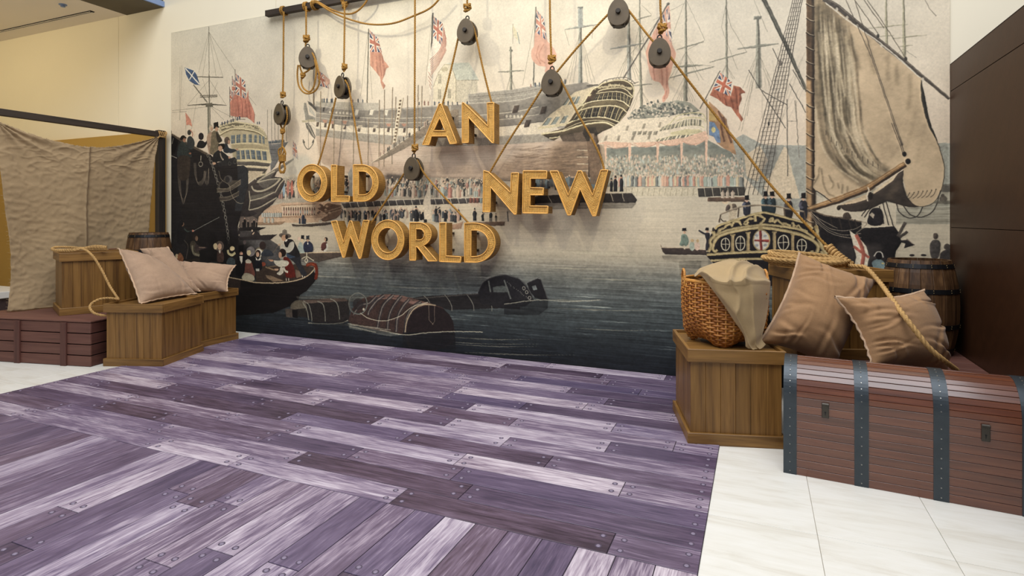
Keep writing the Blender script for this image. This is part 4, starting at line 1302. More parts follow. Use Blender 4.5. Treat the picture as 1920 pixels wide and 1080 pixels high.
    lines('u', '735,185 850,370 1048,676;1080,300 1220,545;1110,180 1200,350;850,360 1060,480;1060,430 1066,1080;940,0 990,110;1000,110 790,1000', 1.3, (92, 88, 84))
    lines('u', '1125,440 1165,930;1135,440 1150,800;1062,616 1145,616', 1, (130, 122, 112))
    E('u', (1002, 125), (16, 26), (120, 112, 104))
    E('u', (906, 640), (8, 18), (60, 58, 60))
    P('u', '840,940 900,830 980,830 940,1000 880,1100 820,1100', (96, 92, 90), .5, None, 0, 0, 8)
    P('x', '1512,-60 1528,-60 1529,480 1512,480', (102, 80, 60), 1, 'vert', .08)
    P('x', '1512,150 1520,150 1521,480 1512,480', (206, 164, 116), .85, 'vert', .08, 0, 2)
    P('x', '1522,-60 1529,-60 1530,480 1523,480', (62, 50, 42), .85, None, 0, 0, 1)
    sail = '1527,-40 1540,-20 1556,8 1600,42 1650,84 1700,124 1727,146 1731,182 1741,228 1757,264 1768,300 1771,322 1765,356 1752,378 1732,387 1712,385 1698,362 1692,320 1700,304 1660,330 1600,360 1556,380 1546,366 1530,358 1524,350 1527,330'
    P('x', sail, (203, 176, 142), 1, 'blot', .05)
    P('x', '1529,-30 1546,0 1580,40 1596,90 1600,160 1596,230 1580,250 1560,210 1545,120 1530,60', (108, 97, 76), .72, 'vert', .25, 3, 10)
    P('x', '1530,20 1548,100 1560,200 1590,270 1640,318 1660,324 1620,340 1570,300 1540,220 1530,130', (112, 100, 78), .66, 'vert', .2, 3, 7)
    for pts, wd, al in (('1532,10 1538,100 1545,180 1558,240 1590,300 1650,338', 9, .55), ('1540,20 1550,110 1562,190 1580,250 1620,300 1664,322', 8, .5), ('1552,30 1562,110 1572,170 1592,232', 8, .45), ('1574,50 1580,110 1590,200 1592,220', 8, .4), ('1530,150 1536,220 1552,280 1590,326 1640,352', 7, .5), ('1536,240 1560,300 1600,340 1640,356', 5, .4),
                        ('1590,70 1606,110 1612,130', 5, .4), ('1626,75 1630,100 1640,140', 5, .35), ('1680,118 1682,160', 5, .4), ('1664,104 1664,150', 4, .35), ('1705,140 1706,175 1702,205', 4, .4), ('1600,190 1590,230', 9, .3), ('1618,282 1640,302 1668,318', 7, .45), ('1610,262 1622,290', 8, .35), ('1680,300 1700,270 1718,200', 2, .25), ('1650,320 1690,270', 2, .3), ('1716,310 1736,230', 1.4, .35)):
        L('x', pts, wd, (94, 84, 66), al, blur=3)
    A1 = p.smooth(np.array([(1531, 5), (1534, 100), (1538, 190), (1548, 260), (1580, 318), (1632, 352)], float), False, 12)
    B1 = p.smooth(np.array([(1592, 40), (1606, 110), (1614, 180), (1620, 240), (1644, 292), (1672, 318)], float), False, 12)
    for k in range(330):
        u = p.rnd.random() ** .8
        a = p.rnd.randrange(0, len(A1) - 12)
        n_ = p.rnd.randrange(6, 20)
        q_ = A1[a:a + n_] * (1 - u) + B1[a:a + n_] * u
        fold = math.sin(u * 21 + 1.0) + .5 * math.sin(u * 47)
        dark = fold + p.rnd.uniform(-.9, .9) > .15 + u * .7
        L('x', [tuple(v) for v in q_], p.rnd.uniform(.8, 3.2), (84, 74, 58) if dark else (220, 200, 168), p.rnd.uniform(.35, .8) * (1 - .35 * u), 0, taper=[.2, 2.4, .2], blur=1)
    for pts in ('1535,60 1544,150 1556,230 1584,290', '1550,60 1560,140 1572,210 1600,265', '1566,60 1572,120 1584,180', '1528,200 1540,270 1566,310 1610,342'):
        L('x', pts, 3, (222, 202, 170), .55, blur=1)
    for k in range(11):
        L('t', [(330 + 66 * k, -60 + 260 * (k / 5) ** .7 + 20), (328 + 66 * k, 20 + 260 * (k / 5) ** .7)], 1.1, (70, 62, 54), .8, 0)
    for pts in ('250,420 220,560 140,690', '270,440 290,600 340,740 440,800', '360,520 420,640 400,700', '540,640 530,760', '600,660 600,750', '470,620 490,700'):
        L('t', pts, 2.4, (104, 92, 72), .55, blur=1)
    L('x', '1727,150 1731,182 1741,228 1757,264', 5, (56, 54, 50), .95, taper=[1, 6, 5, 1.5])
    L('x', '1757,264 1768,300 1771,322 1765,356 1752,378 1732,387 1712,385', 1.2, (80, 72, 62))
    for k in range(7):
        x = 1385 + 56 * k
        L('t', [(x, 755 - 7 * k), (x - 30, 800 - 4 * k), (x - 70, 830 - 4 * k + (k == 0) * -20)], 1, (80, 70, 60), .9)
        E('t', (x, 752 - 7 * k), (7, 7), (70, 62, 54))
    L('d', '420,-10 530,58 700,200 1000,440 1360,742', 9, (92, 84, 78), 1, 0, taper=[9, 9, 8, 7, 4])
    L('d', '424,-22 534,46 704,188 1004,430 1364,734', 1.6, (136, 126, 114), .8, 0)
    L('d', '430,20 500,75 580,140 660,195 740,250 850,330 960,420 1140,580', 2, (224, 214, 196), .9)
    for x, y in ((515, 62), (592, 122), (668, 186), (850, 332), (1160, 585)):
        E('d', (x, y + 8), (10, 14), (214, 204, 186), .8)
    lines('d', '585,0 780,440 1000,1090;640,-30 780,410 1010,1090;745,0 860,165 1030,430;720,0 870,210;650,0 830,260', .9, (84, 76, 68))
    lines('h', '925,0 1012,225;940,0 1024,225', 1, (70, 62, 56))
    E('d', (824, 270), (12, 16), (80, 76, 72))
    E('d', (1033, 440), (12, 18), (84, 78, 72))
    for y in range(-20, 470, 27):
        L('x', [(1511, y), (1519, y + 5), (1528, y + 7)], 1.6, (60, 52, 46), .9)
        L('x', [(1512, y - 2), (1519, y + 3), (1526, y + 5)], .9, (222, 206, 176), .8)
    L('t', '80,970 480,840 860,690 1330,385', 11, (150, 114, 76), 1, 0, taper=[9, 12, 12, 9])
    L('t', '90,990 490,868 870,718 1340,405', 4, (74, 58, 46), .9, 0)
    L('t', '78,958 470,826 850,672 1320,372', 2, (192, 156, 112), .8, 0)
    P('t', '490,908 700,870 880,780 1060,650 1262,490 1310,465 1306,650 1350,800 1420,880 1500,930 1380,930 1290,912 1220,890 1100,858 1000,900 900,952 780,985 650,990 560,975', (76, 66, 60), 1, 'blot', .1)
    P('t', '560,880 860,760 860,830 700,880 510,905', (210, 184, 150))
    P('t', '920,740 1050,650 1250,495 1180,590 1050,690 930,768', (214, 190, 156))
    P('t', '1080,800 1240,600 1250,640 1150,830', (112, 96, 80), .8, None, 0, 0, 5)
    E('t', (490, 940), (26, 30), (60, 52, 46))
    E('t', (1322, 262), (28, 30), (48, 44, 42))
    E('t', (1364, 352), (34, 36), (42, 38, 38))
    E('t', (890, 790), (30, 50), (52, 44, 40))
    L('t', '860,680 870,720 850,760 855,860', 2, (222, 206, 184))
    for pts in ('1220,890 1260,1000 1380,1072 1500,1030 1552,930', '1305,910 1400,1030 1560,1052 1700,960 1780,720', '80,690 140,725 230,740 400,870'):
        L('t', pts, 1.5, (62, 56, 54))
    E('t', (1815, 830), (50, 44), (112, 104, 94))
    E('t', (1805, 785), (22, 22), (100, 92, 84))
    P('t', '1700,850 1900,850 1900,890 1680,885', (106, 102, 92), .8)
    # dark hull behind
    P('h', '330,660 430,690 560,720 700,740 700,790 900,780 945,775 985,830 1000,900 960,960 935,1100 400,1100 380,800', (42, 38, 40), 1, 'grain', .1)
    P('h', '520,900 850,910 850,1000 900,1080 500,1080', (84, 76, 74), .6, None, 0, 0, 5)
    L('h', '300,650 420,690 560,715 700,740', 2.4, (110, 96, 82))
    for x in (370, 465, 530, 600, 650):
        L('h', [(x, 690 + (x - 370) * .12), (x + 24, 800)], 2.4, (62, 54, 50), 1, 0)
    for pts in ('290,660 380,760 480,830 600,860 700,860', '300,660 420,780 560,840 700,830', '320,665 460,790 640,800 760,720', '340,690 420,740 520,790'):
        L('h', pts, 1, (190, 176, 156), .8)
    L('h', '700,740 740,760 660,830', 2, (150, 136, 120), .8)
    body('h', '750,760 760,680 790,640 850,650 860,760', (48, 44, 48))
    body('h', '560,720 570,680 600,672 622,700 620,720', (86, 74, 66))
    P('h', '760,690 780,672 800,690 790,720', (190, 176, 156))
    lines('h', '805,640 850,760;835,625 870,760;860,600 905,770;885,590 940,780;700,700 760,620;720,710 780,630', 1.5, (52, 48, 48))
    L('h', '975,850 1030,745', 5, (92, 84, 78), 1, 0)
    L('h', '985,860 1045,815', 5, (84, 76, 72), 1, 0)
    P('h', '990,880 1040,880 1040,870 1102,915 1020,940 1030,905 990,895', (54, 48, 50))
    L('h', '1040,876 1100,914', 1.2, (150, 130, 122), .8, 0)
    body('h', '1212,920 1236,880 1280,880 1294,920 1280,1010 1224,1010', (88, 82, 80))
    E('h', (1256, 848), (20, 24), (96, 84, 78))
    body('h', '1290,1000 1310,960 1380,950 1400,1080 1290,1080', (72, 66, 66))
    E('h', (1342, 928), (24, 24), (84, 76, 72))
    for x in (1080, 1165):
        E('h', (x, 992), (20, 8), (54, 50, 52))
    P('h', '610,808 680,856 735,925 760,1000 744,1074 700,1080 650,1064 660,1000 640,920', (226, 212, 190), 1)
    L('h', '660,840 690,900 716,980 706,1068', 6, (178, 94, 78))
    L('h', '640,925 690,960 758,1010', 4.5, (178, 94, 78))
    body('h', '778,1048 830,1020 880,1050 884,1090 800,1100', (124, 150, 160))
    E('h', (832, 996), (24, 30), (34, 30, 34))
    L('h', '794,1000 820,968 850,972 862,1010', 2, (206, 200, 190))
    E('h', (862, 1052), (12, 6), (206, 180, 110))
    # people on the yacht
    NAVY = (54, 56, 70)
    for x, yt, yb, c, hat in ((640, 60, 340, NAVY, 1), (920, 0, 310, (44, 60, 66), 1), (1020, 0, 310, (48, 62, 70), 1), (1270, 30, 390, (54, 48, 50), 1), (1490, 20, 400, (52, 52, 62), 1)):
        h_ = yb - yt
        body('s', [(x - 40, yt + h_ * .30), (x + 30, yt + h_ * .28), (x + 58, yt + h_ * .48), (x + 46, yb), (x - 44, yb), (x - 56, yt + h_ * .5)], c)
        L('s', [(x - 34, yt + h_ * .34), (x - 50, yt + h_ * .5), (x - 10, yt + h_ * .58)], 5, tuple(min(255, int(v * 1.9)) for v in c), .8)
        E('s', (x, yt + h_ * .22), (26, 30), (206, 164, 140))
        P('s', [(x - 30, yt - 10), (x + 34, yt - 14), (x + 32, yt + h_ * .15), (x + 52, yt + h_ * .19), (x - 44, yt + h_ * .19), (x - 28, yt + h_ * .15)], (36, 32, 34))
    body('s', '320,280 350,190 400,170 470,180 500,250 460,400 380,420 370,290', (196, 178, 152))
    body('s', '320,270 340,200 380,190 390,240 350,290', (96, 82, 78))
    body('s', '420,180 470,180 500,260 430,250', (110, 96, 84))
    E('s', (320, 140), (56, 36), (228, 200, 166))
    E('s', (420, 110), (66, 34), (230, 206, 172))
    # gilded stern of the yacht
    P('s', '150,560 230,486 500,402 830,302 1000,318 1300,398 1540,468 1640,538 1700,680 1760,900 1900,930 2100,960 2100,1400 200,1400 150,1080 30,940 60,880 100,640', (40, 36, 40), 1, 'grain', .08)
    P('s', '60,1000 150,1080 60,1080', (120, 116, 108), .5)
    GO, GL = (172, 150, 102), (206, 188, 140)
    for pts, wd in (('170,552 240,492 500,410 830,312 1000,322 1300,402 1540,470 1634,548', 4), ('160,650 260,604 450,546 830,492 1000,492 1300,530 1500,586 1656,690', 4.6), ('150,760 190,690 300,626 560,566 830,532 1100,560 1400,622 1600,706 1706,800 1690,900 1640,920 1612,876', 6), ('152,760 132,840 160,888 202,862', 5), ('40,938 500,906 1000,890 1200,904 1500,926 1900,966', 5), ('100,1026 600,1000 1170,1004', 4.5), ('112,606 146,600 150,660 92,730 104,810 66,900', 6), ('1684,530 1700,640 1750,780 1790,860 1830,910 1780,930 1760,880', 6), ('170,560 190,520 240,500', 3)):
        L('s', pts, wd, GO)
        L('s', pts, wd * .35, GL, .85)
    E('s', (1682, 522), (32, 30), GO)
    E('s', (140, 560), (16, 30), (60, 52, 46))
    for x, y0, y1 in ((430, 640, 888), (660, 606, 880), (1056, 600, 882), (1330, 632, 896)):
        P('s', [(x - 24, y0), (x + 24, y0), (x + 26, y1), (x - 26, y1)], (160, 136, 96))
        for dx in (-10, 6):
            L('s', [(x + dx, y0 + 14), (x + dx, y1 - 14)], .9, GL, .7, 0)
        for y in (y0, y1):
            P('s', [(x - 40, y - 10), (x + 40, y - 10), (x + 34, y + 14), (x - 34, y + 14)], GO)
    for cx_, cy_, rx, ry in ((320, 780, 62, 94), (545, 764, 68, 106), (1190, 756, 80, 112), (1466, 802, 70, 98)):
        p.ring('s', (cx_, cy_), (rx, ry), 1.9, (216, 206, 178))
        L('s', [(cx_, cy_ - ry), (cx_, cy_ + ry)], 1.3, (216, 206, 178), 1, 0)
        L('s', [(cx_ - rx, cy_), (cx_ + rx, cy_)], 1.3, (216, 206, 178), 1, 0)
    E('s', (860, 722), (136, 164), GO)
    E('s', (858, 720), (116, 146), (206, 200, 188))
    P('s', '826,580 862,574 876,870 840,872', (150, 62, 56))
    P('s', '750,712 980,712 980,750 750,738', (150, 62, 56))
    for x, y in ((790, 650), (915, 655), (790, 800), (920, 795)):
        E('s', (x, y), (26, 20), (130, 140, 160), .7)
    P('s', '800,570 832,500 866,500 892,560', GO)
    for pts in ('200,640 240,560 300,540 330,500 400,480 430,520', '420,500 450,450 520,440 560,500', '600,450 640,430 680,400 760,400 770,440', '590,470 640,480 660,440', '760,400 770,350 830,350 900,390 920,400', '840,480 880,440 920,390', '980,450 1000,400 1030,390 1030,450', '1050,460 1100,410 1140,450 1200,490', '1180,460 1240,480 1300,510', '1310,470 1340,470 1350,520', '1380,520 1420,500 1450,550 1500,570 1560,590'):
        L('s', pts, 4.6, GO, 1, jit=.35)
        L('s', pts, 1.6, GL, .8)
    for k in range(20):
        E('s', (p.rnd.uniform(260, 1520), 0), (1, 1), GO, 0)
    L('s', '250,332 400,272 600,212 850,194 1050,208 1300,258 1500,292', 3, (142, 126, 108))
    L('s', '250,324 400,264 600,204 850,187 1050,201 1300,250 1500,285', 1, (200, 184, 160), .9)
    lines('s', '250,335 228,455;520,240 508,380;1200,240 1208,360;1500,290 1530,450', 2.4, (96, 82, 70))
    L('s', '255,400 280,430 335,432', 1.6, (50, 46, 46))
    P('g', '1470,560 1745,555 1745,592 1466,590', (110, 88, 74))
    for x in (1580, 1615, 1655):
        p.man(x, 565, 60, (206, 186, 166), None, (206, 170, 146), .5, 'g')

    # a loose hand: contours waver a little, washes are uneven, colours are muted
    dx, dy = p.fbm(9, 9, 2) * .65, p.fbm(9, 9, 2) * .65
    yi, xi = np.mgrid[0:p.H, 0:p.W].astype(np.float32)
    xs, ys = np.clip(xi + dx, 0, p.W - 1.01), np.clip(yi + dy, 0, p.H - 1.01)
    x0, y0 = xs.astype(int), ys.astype(int)
    fx, fy = (xs - x0)[..., None], (ys - y0)[..., None]
    p.C = (p.C[y0, x0] * (1 - fx) + p.C[y0, x0 + 1] * fx) * (1 - fy) + (p.C[y0 + 1, x0] * (1 - fx) + p.C[y0 + 1, x0 + 1] * fx) * fy
    g = p.C.mean(2, keepdims=True)
    wash = np.clip((.80 - g) / .3, 0, 1)
    gl = g[..., 0]
    for ax_ in (0, 1):
        gl = (gl + np.roll(gl, 1, ax_) + np.roll(gl, -1, ax_) + np.roll(gl, 2, ax_) + np.roll(gl, -2, ax_)) / 5
    rel = np.roll(gl, (3, 3), (0, 1)) - np.roll(gl, (-3, -3), (0, 1))
    p.C *= 1 + (np.clip(rel, -.35, .35) * .55)[..., None] * np.clip(wash + .15, 0, 1)
    p.C *= 1 + wash * (.10 * p.fbm(7, 5, 2) + .07 * p.fbm(26, 14, 2))[..., None]
    p.C = (g + (p.C - g) * .70) * np.array([.985, .965, .91], np.float32)
    p.C = np.clip(p.C + .14 * (p.C - .60) * (1 - np.abs(p.C - .5)), .02, 1)
    # paper tone and fine tooth of the print
    p.C *= (1 + .018 * p.grain[..., None] + .015 * p.blot[..., None])
    out = np.ones((p.H, p.W, 4), np.float32)
    out[..., :3] = np.clip(p.C, 0, 1)[::-1]
    img = bpy.data.images.new('harbour_print', p.W, p.H)
    img.pixels.foreach_set(out.ravel())
    img.pack()
    return img


# ------------------------------------------------------------------ room shell
MURAL_L, MURAL_R, MURAL_T, WALL_Y = -7.654, 1.420, 4.136, 5.66

wall_back = structure(link('wall_back', MB().box((-14, WALL_Y, 0), (-8.812, WALL_Y + .2, 7.5)).mesh('wall_back', WALL)))
for a, b in ((-8.806, -5.712), (-5.706, -2.6), (-2.594, .5), (.506, 4.0)):
    MB().box((a, WALL_Y, 0), (b, WALL_Y + .2, 7.5)).build('panel', WALL, wall_back)
MB().box((-14, WALL_Y + .01, 0), (4, WALL_Y + .21, 7.5)).build('backing', WALL, wall_back)
partition = structure(MB().box((-14, 5.60, 0), (-7.76, 5.655, 2.74)).build('trim_2', OCHRE))
structure(MB().box((-14.2, -1.5, 0), (-14, WALL_Y, 4.6)).build('wall_left', WALL))

# floor of pale stone tiles
t = NT('pale_travertine')
v = t.coords((1.2, 6, 1))
n = t.noise(v, 1.6, 6, .65, .8)
n2 = t.noise(t.coords((3, 30, 1)), 1.5, 4, .6)
f = t.math('ADD', t.math('MULTIPLY', n, .7), t.math('MULTIPLY', n2, .3))
TILE = t.out(t.ramp(f, [(.30, srgb(202, 196, 182)), (.48, srgb(218, 215, 205)), (.7, srgb(226, 224, 217))]), .32, Specular_IOR_Level=.4)
GROUT = paint('grout', srgb(176, 168, 152), .8)
floor = structure(MB().box((-14, -3, -.1), (4, WALL_Y + .1, -.006)).build('floor', GROUT))
for i in range(-21, 5):
    for j in range(0, 6):
        x0, y0 = .26 + .54 * i, 4.17 + 1.08 * (j - 4)
        y1 = min(y0 + 1.08, WALL_Y - .001)
        if -12.5 < x0 and not (-5.6 < x0 and x0 + .54 < -.4 and y1 < 5.2):
            board('tile', floor, (x0 + .0012, y0 + .0012, -.02), (x0 + .5388, y1 - .0012, 0), TILE, .0008)

# low ceiling and soffit at the left
ceiling = structure(MB().box((-14, -1.5, 4.525), (-8.62, WALL_Y, 4.7)).build('ceiling', CEIL))
soffit = structure(MB().box((-8.62, -1.5, 4.52), (-7.83, WALL_Y, 5.3)).build('trim_1', DARKSOFFIT))
MB().box((-7.83, -1.5, 4.525), (-7.80, WALL_Y - .002, 4.60)).build('edge', BLUEMETAL, soffit)
vent = tag(MB().box((-12.5, 5.33, 4.517), (-8.92, 5.39, 4.53)).build('slot_vent', BLACKGAP), 'thin black slot vent set in the low cream ceiling', 'vent')
for y in (5.345, 5.375):
    MB().box((-12.5, y - .004, 4.512), (-8.95, y + .004, 4.527)).build('vent_blade', CEIL, vent)
mb = MB()
for a, b, r0, r1 in ((4.526, 4.514, .05, .05), (4.514, 4.49, .022, .03)):
    tube(mb, [Vector((-9.03, 5.03, a)), Vector((-9.03, 5.03, b))], [r0, r1], 14)
tag(mb.build('sprinkler', BLUEMETAL), 'small round blue-grey sprinkler on the low cream ceiling', 'sprinkler')

# dark brown panelled block at the right
wall_right = structure(MB().box((1.432, 1.6, 0), (2.6, WALL_Y - .001, 2.735)).build('wall_right', BLACKGAP))
for z0, z1 in ((0, 1.428), (1.432, 2.518), (2.523, 2.74)):
    MB().box((1.422, 1.6, z0), (1.440, WALL_Y - .002, z1), .001).build('panel', BROWNWALL, wall_right)
MB().box((1.422, 1.6, 2.735), (2.6, WALL_Y - .002, 2.742)).build('top_panel', BROWNWALL, wall_right)

# ------------------------------------------------------------------ printed harbour mural
mural_img = paint_mural()
t = NT('mural_print')
tex = t.n('TexImage', {'image': mural_img, 'extension': 'EXTEND'}, Vector=t.n('TexCoord').outputs['UV'])
MURALM = t.out(tex.outputs[0], .62, Specular_IOR_Level=.25)
me = bpy.data.meshes.new('harbour_mural')
x0, x1, y0, y1 = MURAL_L, MURAL_R, WALL_Y - .008, WALL_Y - .001
vs = [(x0, y0, 0), (x1, y0, 0), (x1, y0, MURAL_T), (x0, y0, MURAL_T), (x0, y1, 0), (x1, y1, 0), (x1, y1, MURAL_T), (x0, y1, MURAL_T)]
me.from_pydata(vs, [], [(0, 1, 2, 3), (0, 3, 7, 4), (1, 5, 6, 2), (3, 2, 6, 7), (4, 7, 6, 5), (0, 4, 5, 1)])
uv = me.uv_layers.new(name='UVMap')
for lp in me.loops:
    c = vs[lp.vertex_index]
    uv.data[lp.index].uv = ((c[0] - x0) / (x1 - x0), c[2] / MURAL_T)
me.materials.append(MURALM)
tag(link('harbour_mural', me), 'huge printed harbour mural with sailing ships, flags, crowds and dark water covering the wall', 'mural')

# ------------------------------------------------------------------ plank floor covering
def plank_mat(name, axis):
    t = NT(name)
    rnd = t.n('ObjectInfo').outputs['Random']
    st = [27, 27, 27]
    st[axis] = 1.9
    n1 = t.noise(t.coords(tuple(st)), 1.3, 5, .62, .9)
    st = [110, 110, 110]
    st[axis] = 7
    n2 = t.noise(t.coords(tuple(st)), 1.2, 3, .6)
    st = [5, 5, 5]
    st[axis] = 1.6
    n3 = t.noise(t.coords(tuple(st)), 1.0, 3, .5)
    f = t.math('ADD', t.math('MULTIPLY', n1, .66), t.math('MULTIPLY', n2, .40))
    f = t.math('ADD', f, t.math('MULTIPLY', n3, .35))
    f = t.math('ADD', f, t.math('MULTIPLY', t.math('SUBTRACT', rnd, .5), .36))
    c = t.ramp(f, [(.42, srgb(52, 40, 54)), (.58, srgb(84, 68, 84)), (.72, srgb(110, 94, 112)), (.84, srgb(160, 145, 157)), (.98, srgb(202, 190, 197))])
    r2 = t.math('FRACT', t.math('MULTIPLY', rnd, 7.31))
    c = t.mix(t.math('MULTIPLY', r2, .22), c, srgb(92, 92, 136))
    t.bump(n2, .10, .0015)
    return t.out(c, .34, Specular_IOR_Level=.5)


PLX, PLY = plank_mat('purple_grey_plank', 0), plank_mat('purple_grey_plank_deep', 1)
RIVET = paint('printed_rivet', srgb(126, 115, 134), .4)
DECKGAP = paint('deck_joint', srgb(40, 32, 42), .7)
deck = tag(MB().box((-5.94, .9, .0), (-.232, WALL_Y - .009, .004)).build('plank_floor_covering', DECKGAP), 'purple-grey plank floor covering spread in front of the mural', 'floor covering')
rng = random.Random(5)
rivets = MB()
rings = MB()


def rivet(x, y):
    r, n = .0112, 8
    rings.add([(x + 1.5 * r * math.cos(k * math.tau / n), y + 1.5 * r * math.sin(k * math.tau / n), .0084) for k in range(n)], [tuple(range(n))])
    v = [(x + r * math.cos(k * math.tau / n), y + r * math.sin(k * math.tau / n), .0078) for k in range(n)]
    v += [(x + r * .7 * math.cos(k * math.tau / n), y + r * .7 * math.sin(k * math.tau / n), .0105) for k in range(n)]
    rivets.add(v, [(k, (k + 1) % n, n + (k + 1) % n, n + k) for k in range(n)] + [tuple(range(n, 2 * n))])


SPLIT = 2.535
rows = 17
rw = (WALL_Y - .009 - SPLIT) / rows
fixed = {0: [-5.2, -3.67, -2.95, -1.78, -.62]}
for k in range(rows):
    y0 = SPLIT + k * rw
    cuts = fixed.get(k)
    if not cuts:
        x, cuts = -5.94 + rng.uniform(.25, 1.2), []
        while x < -.5:
            cuts.append(x)
            x += rng.choice((.72, 1.05, 1.16, 1.16, 1.3)) + rng.uniform(-.04, .04)
    e = [-5.94] + cuts + [-.232]
    for a, b in zip(e, e[1:]):
        if b - a < .02:
            continue
        board('plank', deck, (a + .0022, y0 + .0022, .001), (b - .0022, y0 + rw - .0022, .008), PLX, .0012)
        for x in (a + .05, b - .05):
            if -5.9 < x < -.26 and b - a > .2:
                rivet(x, y0 + rw * .25)
                rivet(x, y0 + rw * .75)
cols = 33
cw = (5.94 - .232) / cols
for k in range(cols):
    x0 = -5.94 + k * cw
    y, cuts = SPLIT - rng.uniform(.3, 1.2), []
    while y > .95:
        cuts.append(y)
        y -= rng.choice((.72, 1.05, 1.16)) + rng.uniform(-.04, .04)
    e = [SPLIT] + cuts + [.9]
    for b, a in zip(e, e[1:]):
        if b - a < .02:
            continue
        board('plank', deck, (x0 + .0022, a + .0022, .001), (x0 + cw - .0022, b - .0022, .008), PLY, .0012)
        if b - a > .2:
            for y_ in ([a + .05] if b == SPLIT else [a + .05, b - .05]):
                rivet(x0 + cw * .25, y_)
                rivet(x0 + cw * .75, y_)
o = rivets.build('rivet', RIVET, deck)
o['kind'] = 'stuff'
o = rings.build('rivet_ring', paint('dark_rivet_ring', srgb(70, 60, 78), .5), deck)
o['kind'] = 'stuff'
# ------------------------------------------------------------------ wooden boxes with base moulding and rim
def box_unit(label, loc, rz, w, d, h, group='stained wooden boxes', nw=6, nd=7):
    root = thing('wooden_box', label, 'box', loc, rz, group)
    i, bz, tz = .022, .078, .088
    MB().box((i + .012, i + .012, .01), (w - i - .012, d - i - .012, h - .03)).build('core', OAK, root)
    bw = (w - 2 * i) / nw
    for k in range(nw):
        for y0 in (i, d - i - .012):
            board('board', root, (i + k * bw + .0008, y0, bz - .01), (i + (k + 1) * bw - .0008, y0 + .012, h - tz + .01), OAK, .0015)
    bd = (d - 2 * i) / nd
    for k in range(nd):
        for x0 in (i, w - i - .012):
            board('board', root, (x0, i + k * bd + .0008, bz - .01), (x0 + .012, i + (k + 1) * bd - .0008, h - tz + .01), OAK, .0015)
    for nm, z0, z1 in (('base_trim', 0, bz), ('rim', h - tz, h)):
        for y0 in (0, d - i):
            board(nm, root, (0, y0, z0), (w, y0 + i, z1), OAKX, .003)
        for x0 in (0, w - i):
            board(nm, root, (x0, i, z0), (x0 + i, d - i, z1), OAKY, .003)
    board('top_panel', root, (i, i, h - .04), (w - i, d - i, h - .022), OAKX, .002)
    return root


R = math.radians
BH = .635
b = Vector((-6.124, 3.774, 0))
box_unit('front left wooden box at the plank floor edge under the leaning burlap pillow', (-6.124, 3.778, 0), R(19.2), .633, .70, BH)
box_unit('wooden box against the foot of the mural, lying burlap sack on it', (-6.545, 4.66, 0), R(4.5), .63, .60, BH)
box_unit('wooden box raised on the red-brown slatted crate, rope hank on top', (-6.836, 3.773, .463), R(66), .72, .66, .665, nw=7, nd=6)
box_unit('wooden box hidden behind the sacks that carries the small barrel', (-7.50, 4.78, 0), R(0), .50, .56, .60)
box_unit('wooden box with a wicker basket on it beside the chest', (-.428, 3.988, 0), R(15.5), .622, .70, BH)
box_unit('wooden box set high against the mural with a thick rope coil on top', (.263, 4.715, .47), R(20), .69, .54, .655, nw=7, nd=6)


# ------------------------------------------------------------------ slatted crates
def crate(label, loc, rz, w, d, h, battens, nfront=4, ntop=7):
    root = thing('slatted_crate', label, 'crate', loc, rz, 'red-brown slatted crates')
    MB().box((.03, .03, .012), (w - .03, d - .03, h - .03)).build('core', BLACKGAP, root)
    sh = (h - .016) / nfront
    for k in range(nfront):
        z0, z1 = k * sh + .004, (k + 1) * sh - .006
        for y0 in (0, d - .018):
            board('slat', root, (0, y0, z0), (w, y0 + .018, z1), CRATE, .003)
        for x0 in (0.004, w - .022):
            board('slat', root, (x0, .019, z0), (x0 + .018, d - .019, z1), CRATEY, .003)
    td = d / ntop
    for k in range(ntop):
        board('slat', root, (-.004, k * td - (.006 if k == 0 else 0) + .002, h - .016), (w + .004, (k + 1) * td - .003, h), CRATE, .003)
    for x in battens:
        board('batten', root, (x, -.020, 0), (x + .07, 0, h - .02), CRATEZ, .003)
    return root


e = Vector((-6.205, 3.708))
a = R(11.6)
W = 1.62
crate('long red-brown slatted crate on the pale floor below the hanging sheet', (e.x - W * math.cos(a), e.y - W * math.sin(a), 0), a, W, .95, .463, (.10, .685, 1.268))
crate('red-brown slatted crate used as a plinth behind the chest under the barrel', (.215, 4.262, 0), 0, 1.20, 1.385, .47, (.2, .9))

# ------------------------------------------------------------------ treasure chest
L, D, ZB, RISE = 1.157, .40, .455, .20
chest = thing('treasure_chest', 'red mahogany chest with domed lid and four blue-grey iron straps', 'chest', (.142, 3.775, 0), R(-4.5))
MB().box((.012, .012, .005), (L - .012, D - .012, ZB)).build('core', BLACKGAP, chest)
n = 10
for k in range(n):
    z0, z1 = ZB * k / n, ZB * (k + 1) / n
    board('slat', chest, (.004, 0, z0 + .0012), (L - .004, .014, z1 - .0012), TRUNKW, .0007)
    board('slat', chest, (.004, D - .014, z0 + .0012), (L - .004, D, z1 - .0012), TRUNKW, .0007)
    for x0 in (.004, L - .018):
        board('slat', chest, (x0, .0145, z0 + .0012), (x0 + .014, D - .0145, z1 - .0012), TRUNKW, .0007)


def lid_pt(t, e=0.0):
    return (D / 2 - (D / 2 + e) * math.cos(t), ZB + (RISE + e) * math.sin(t))


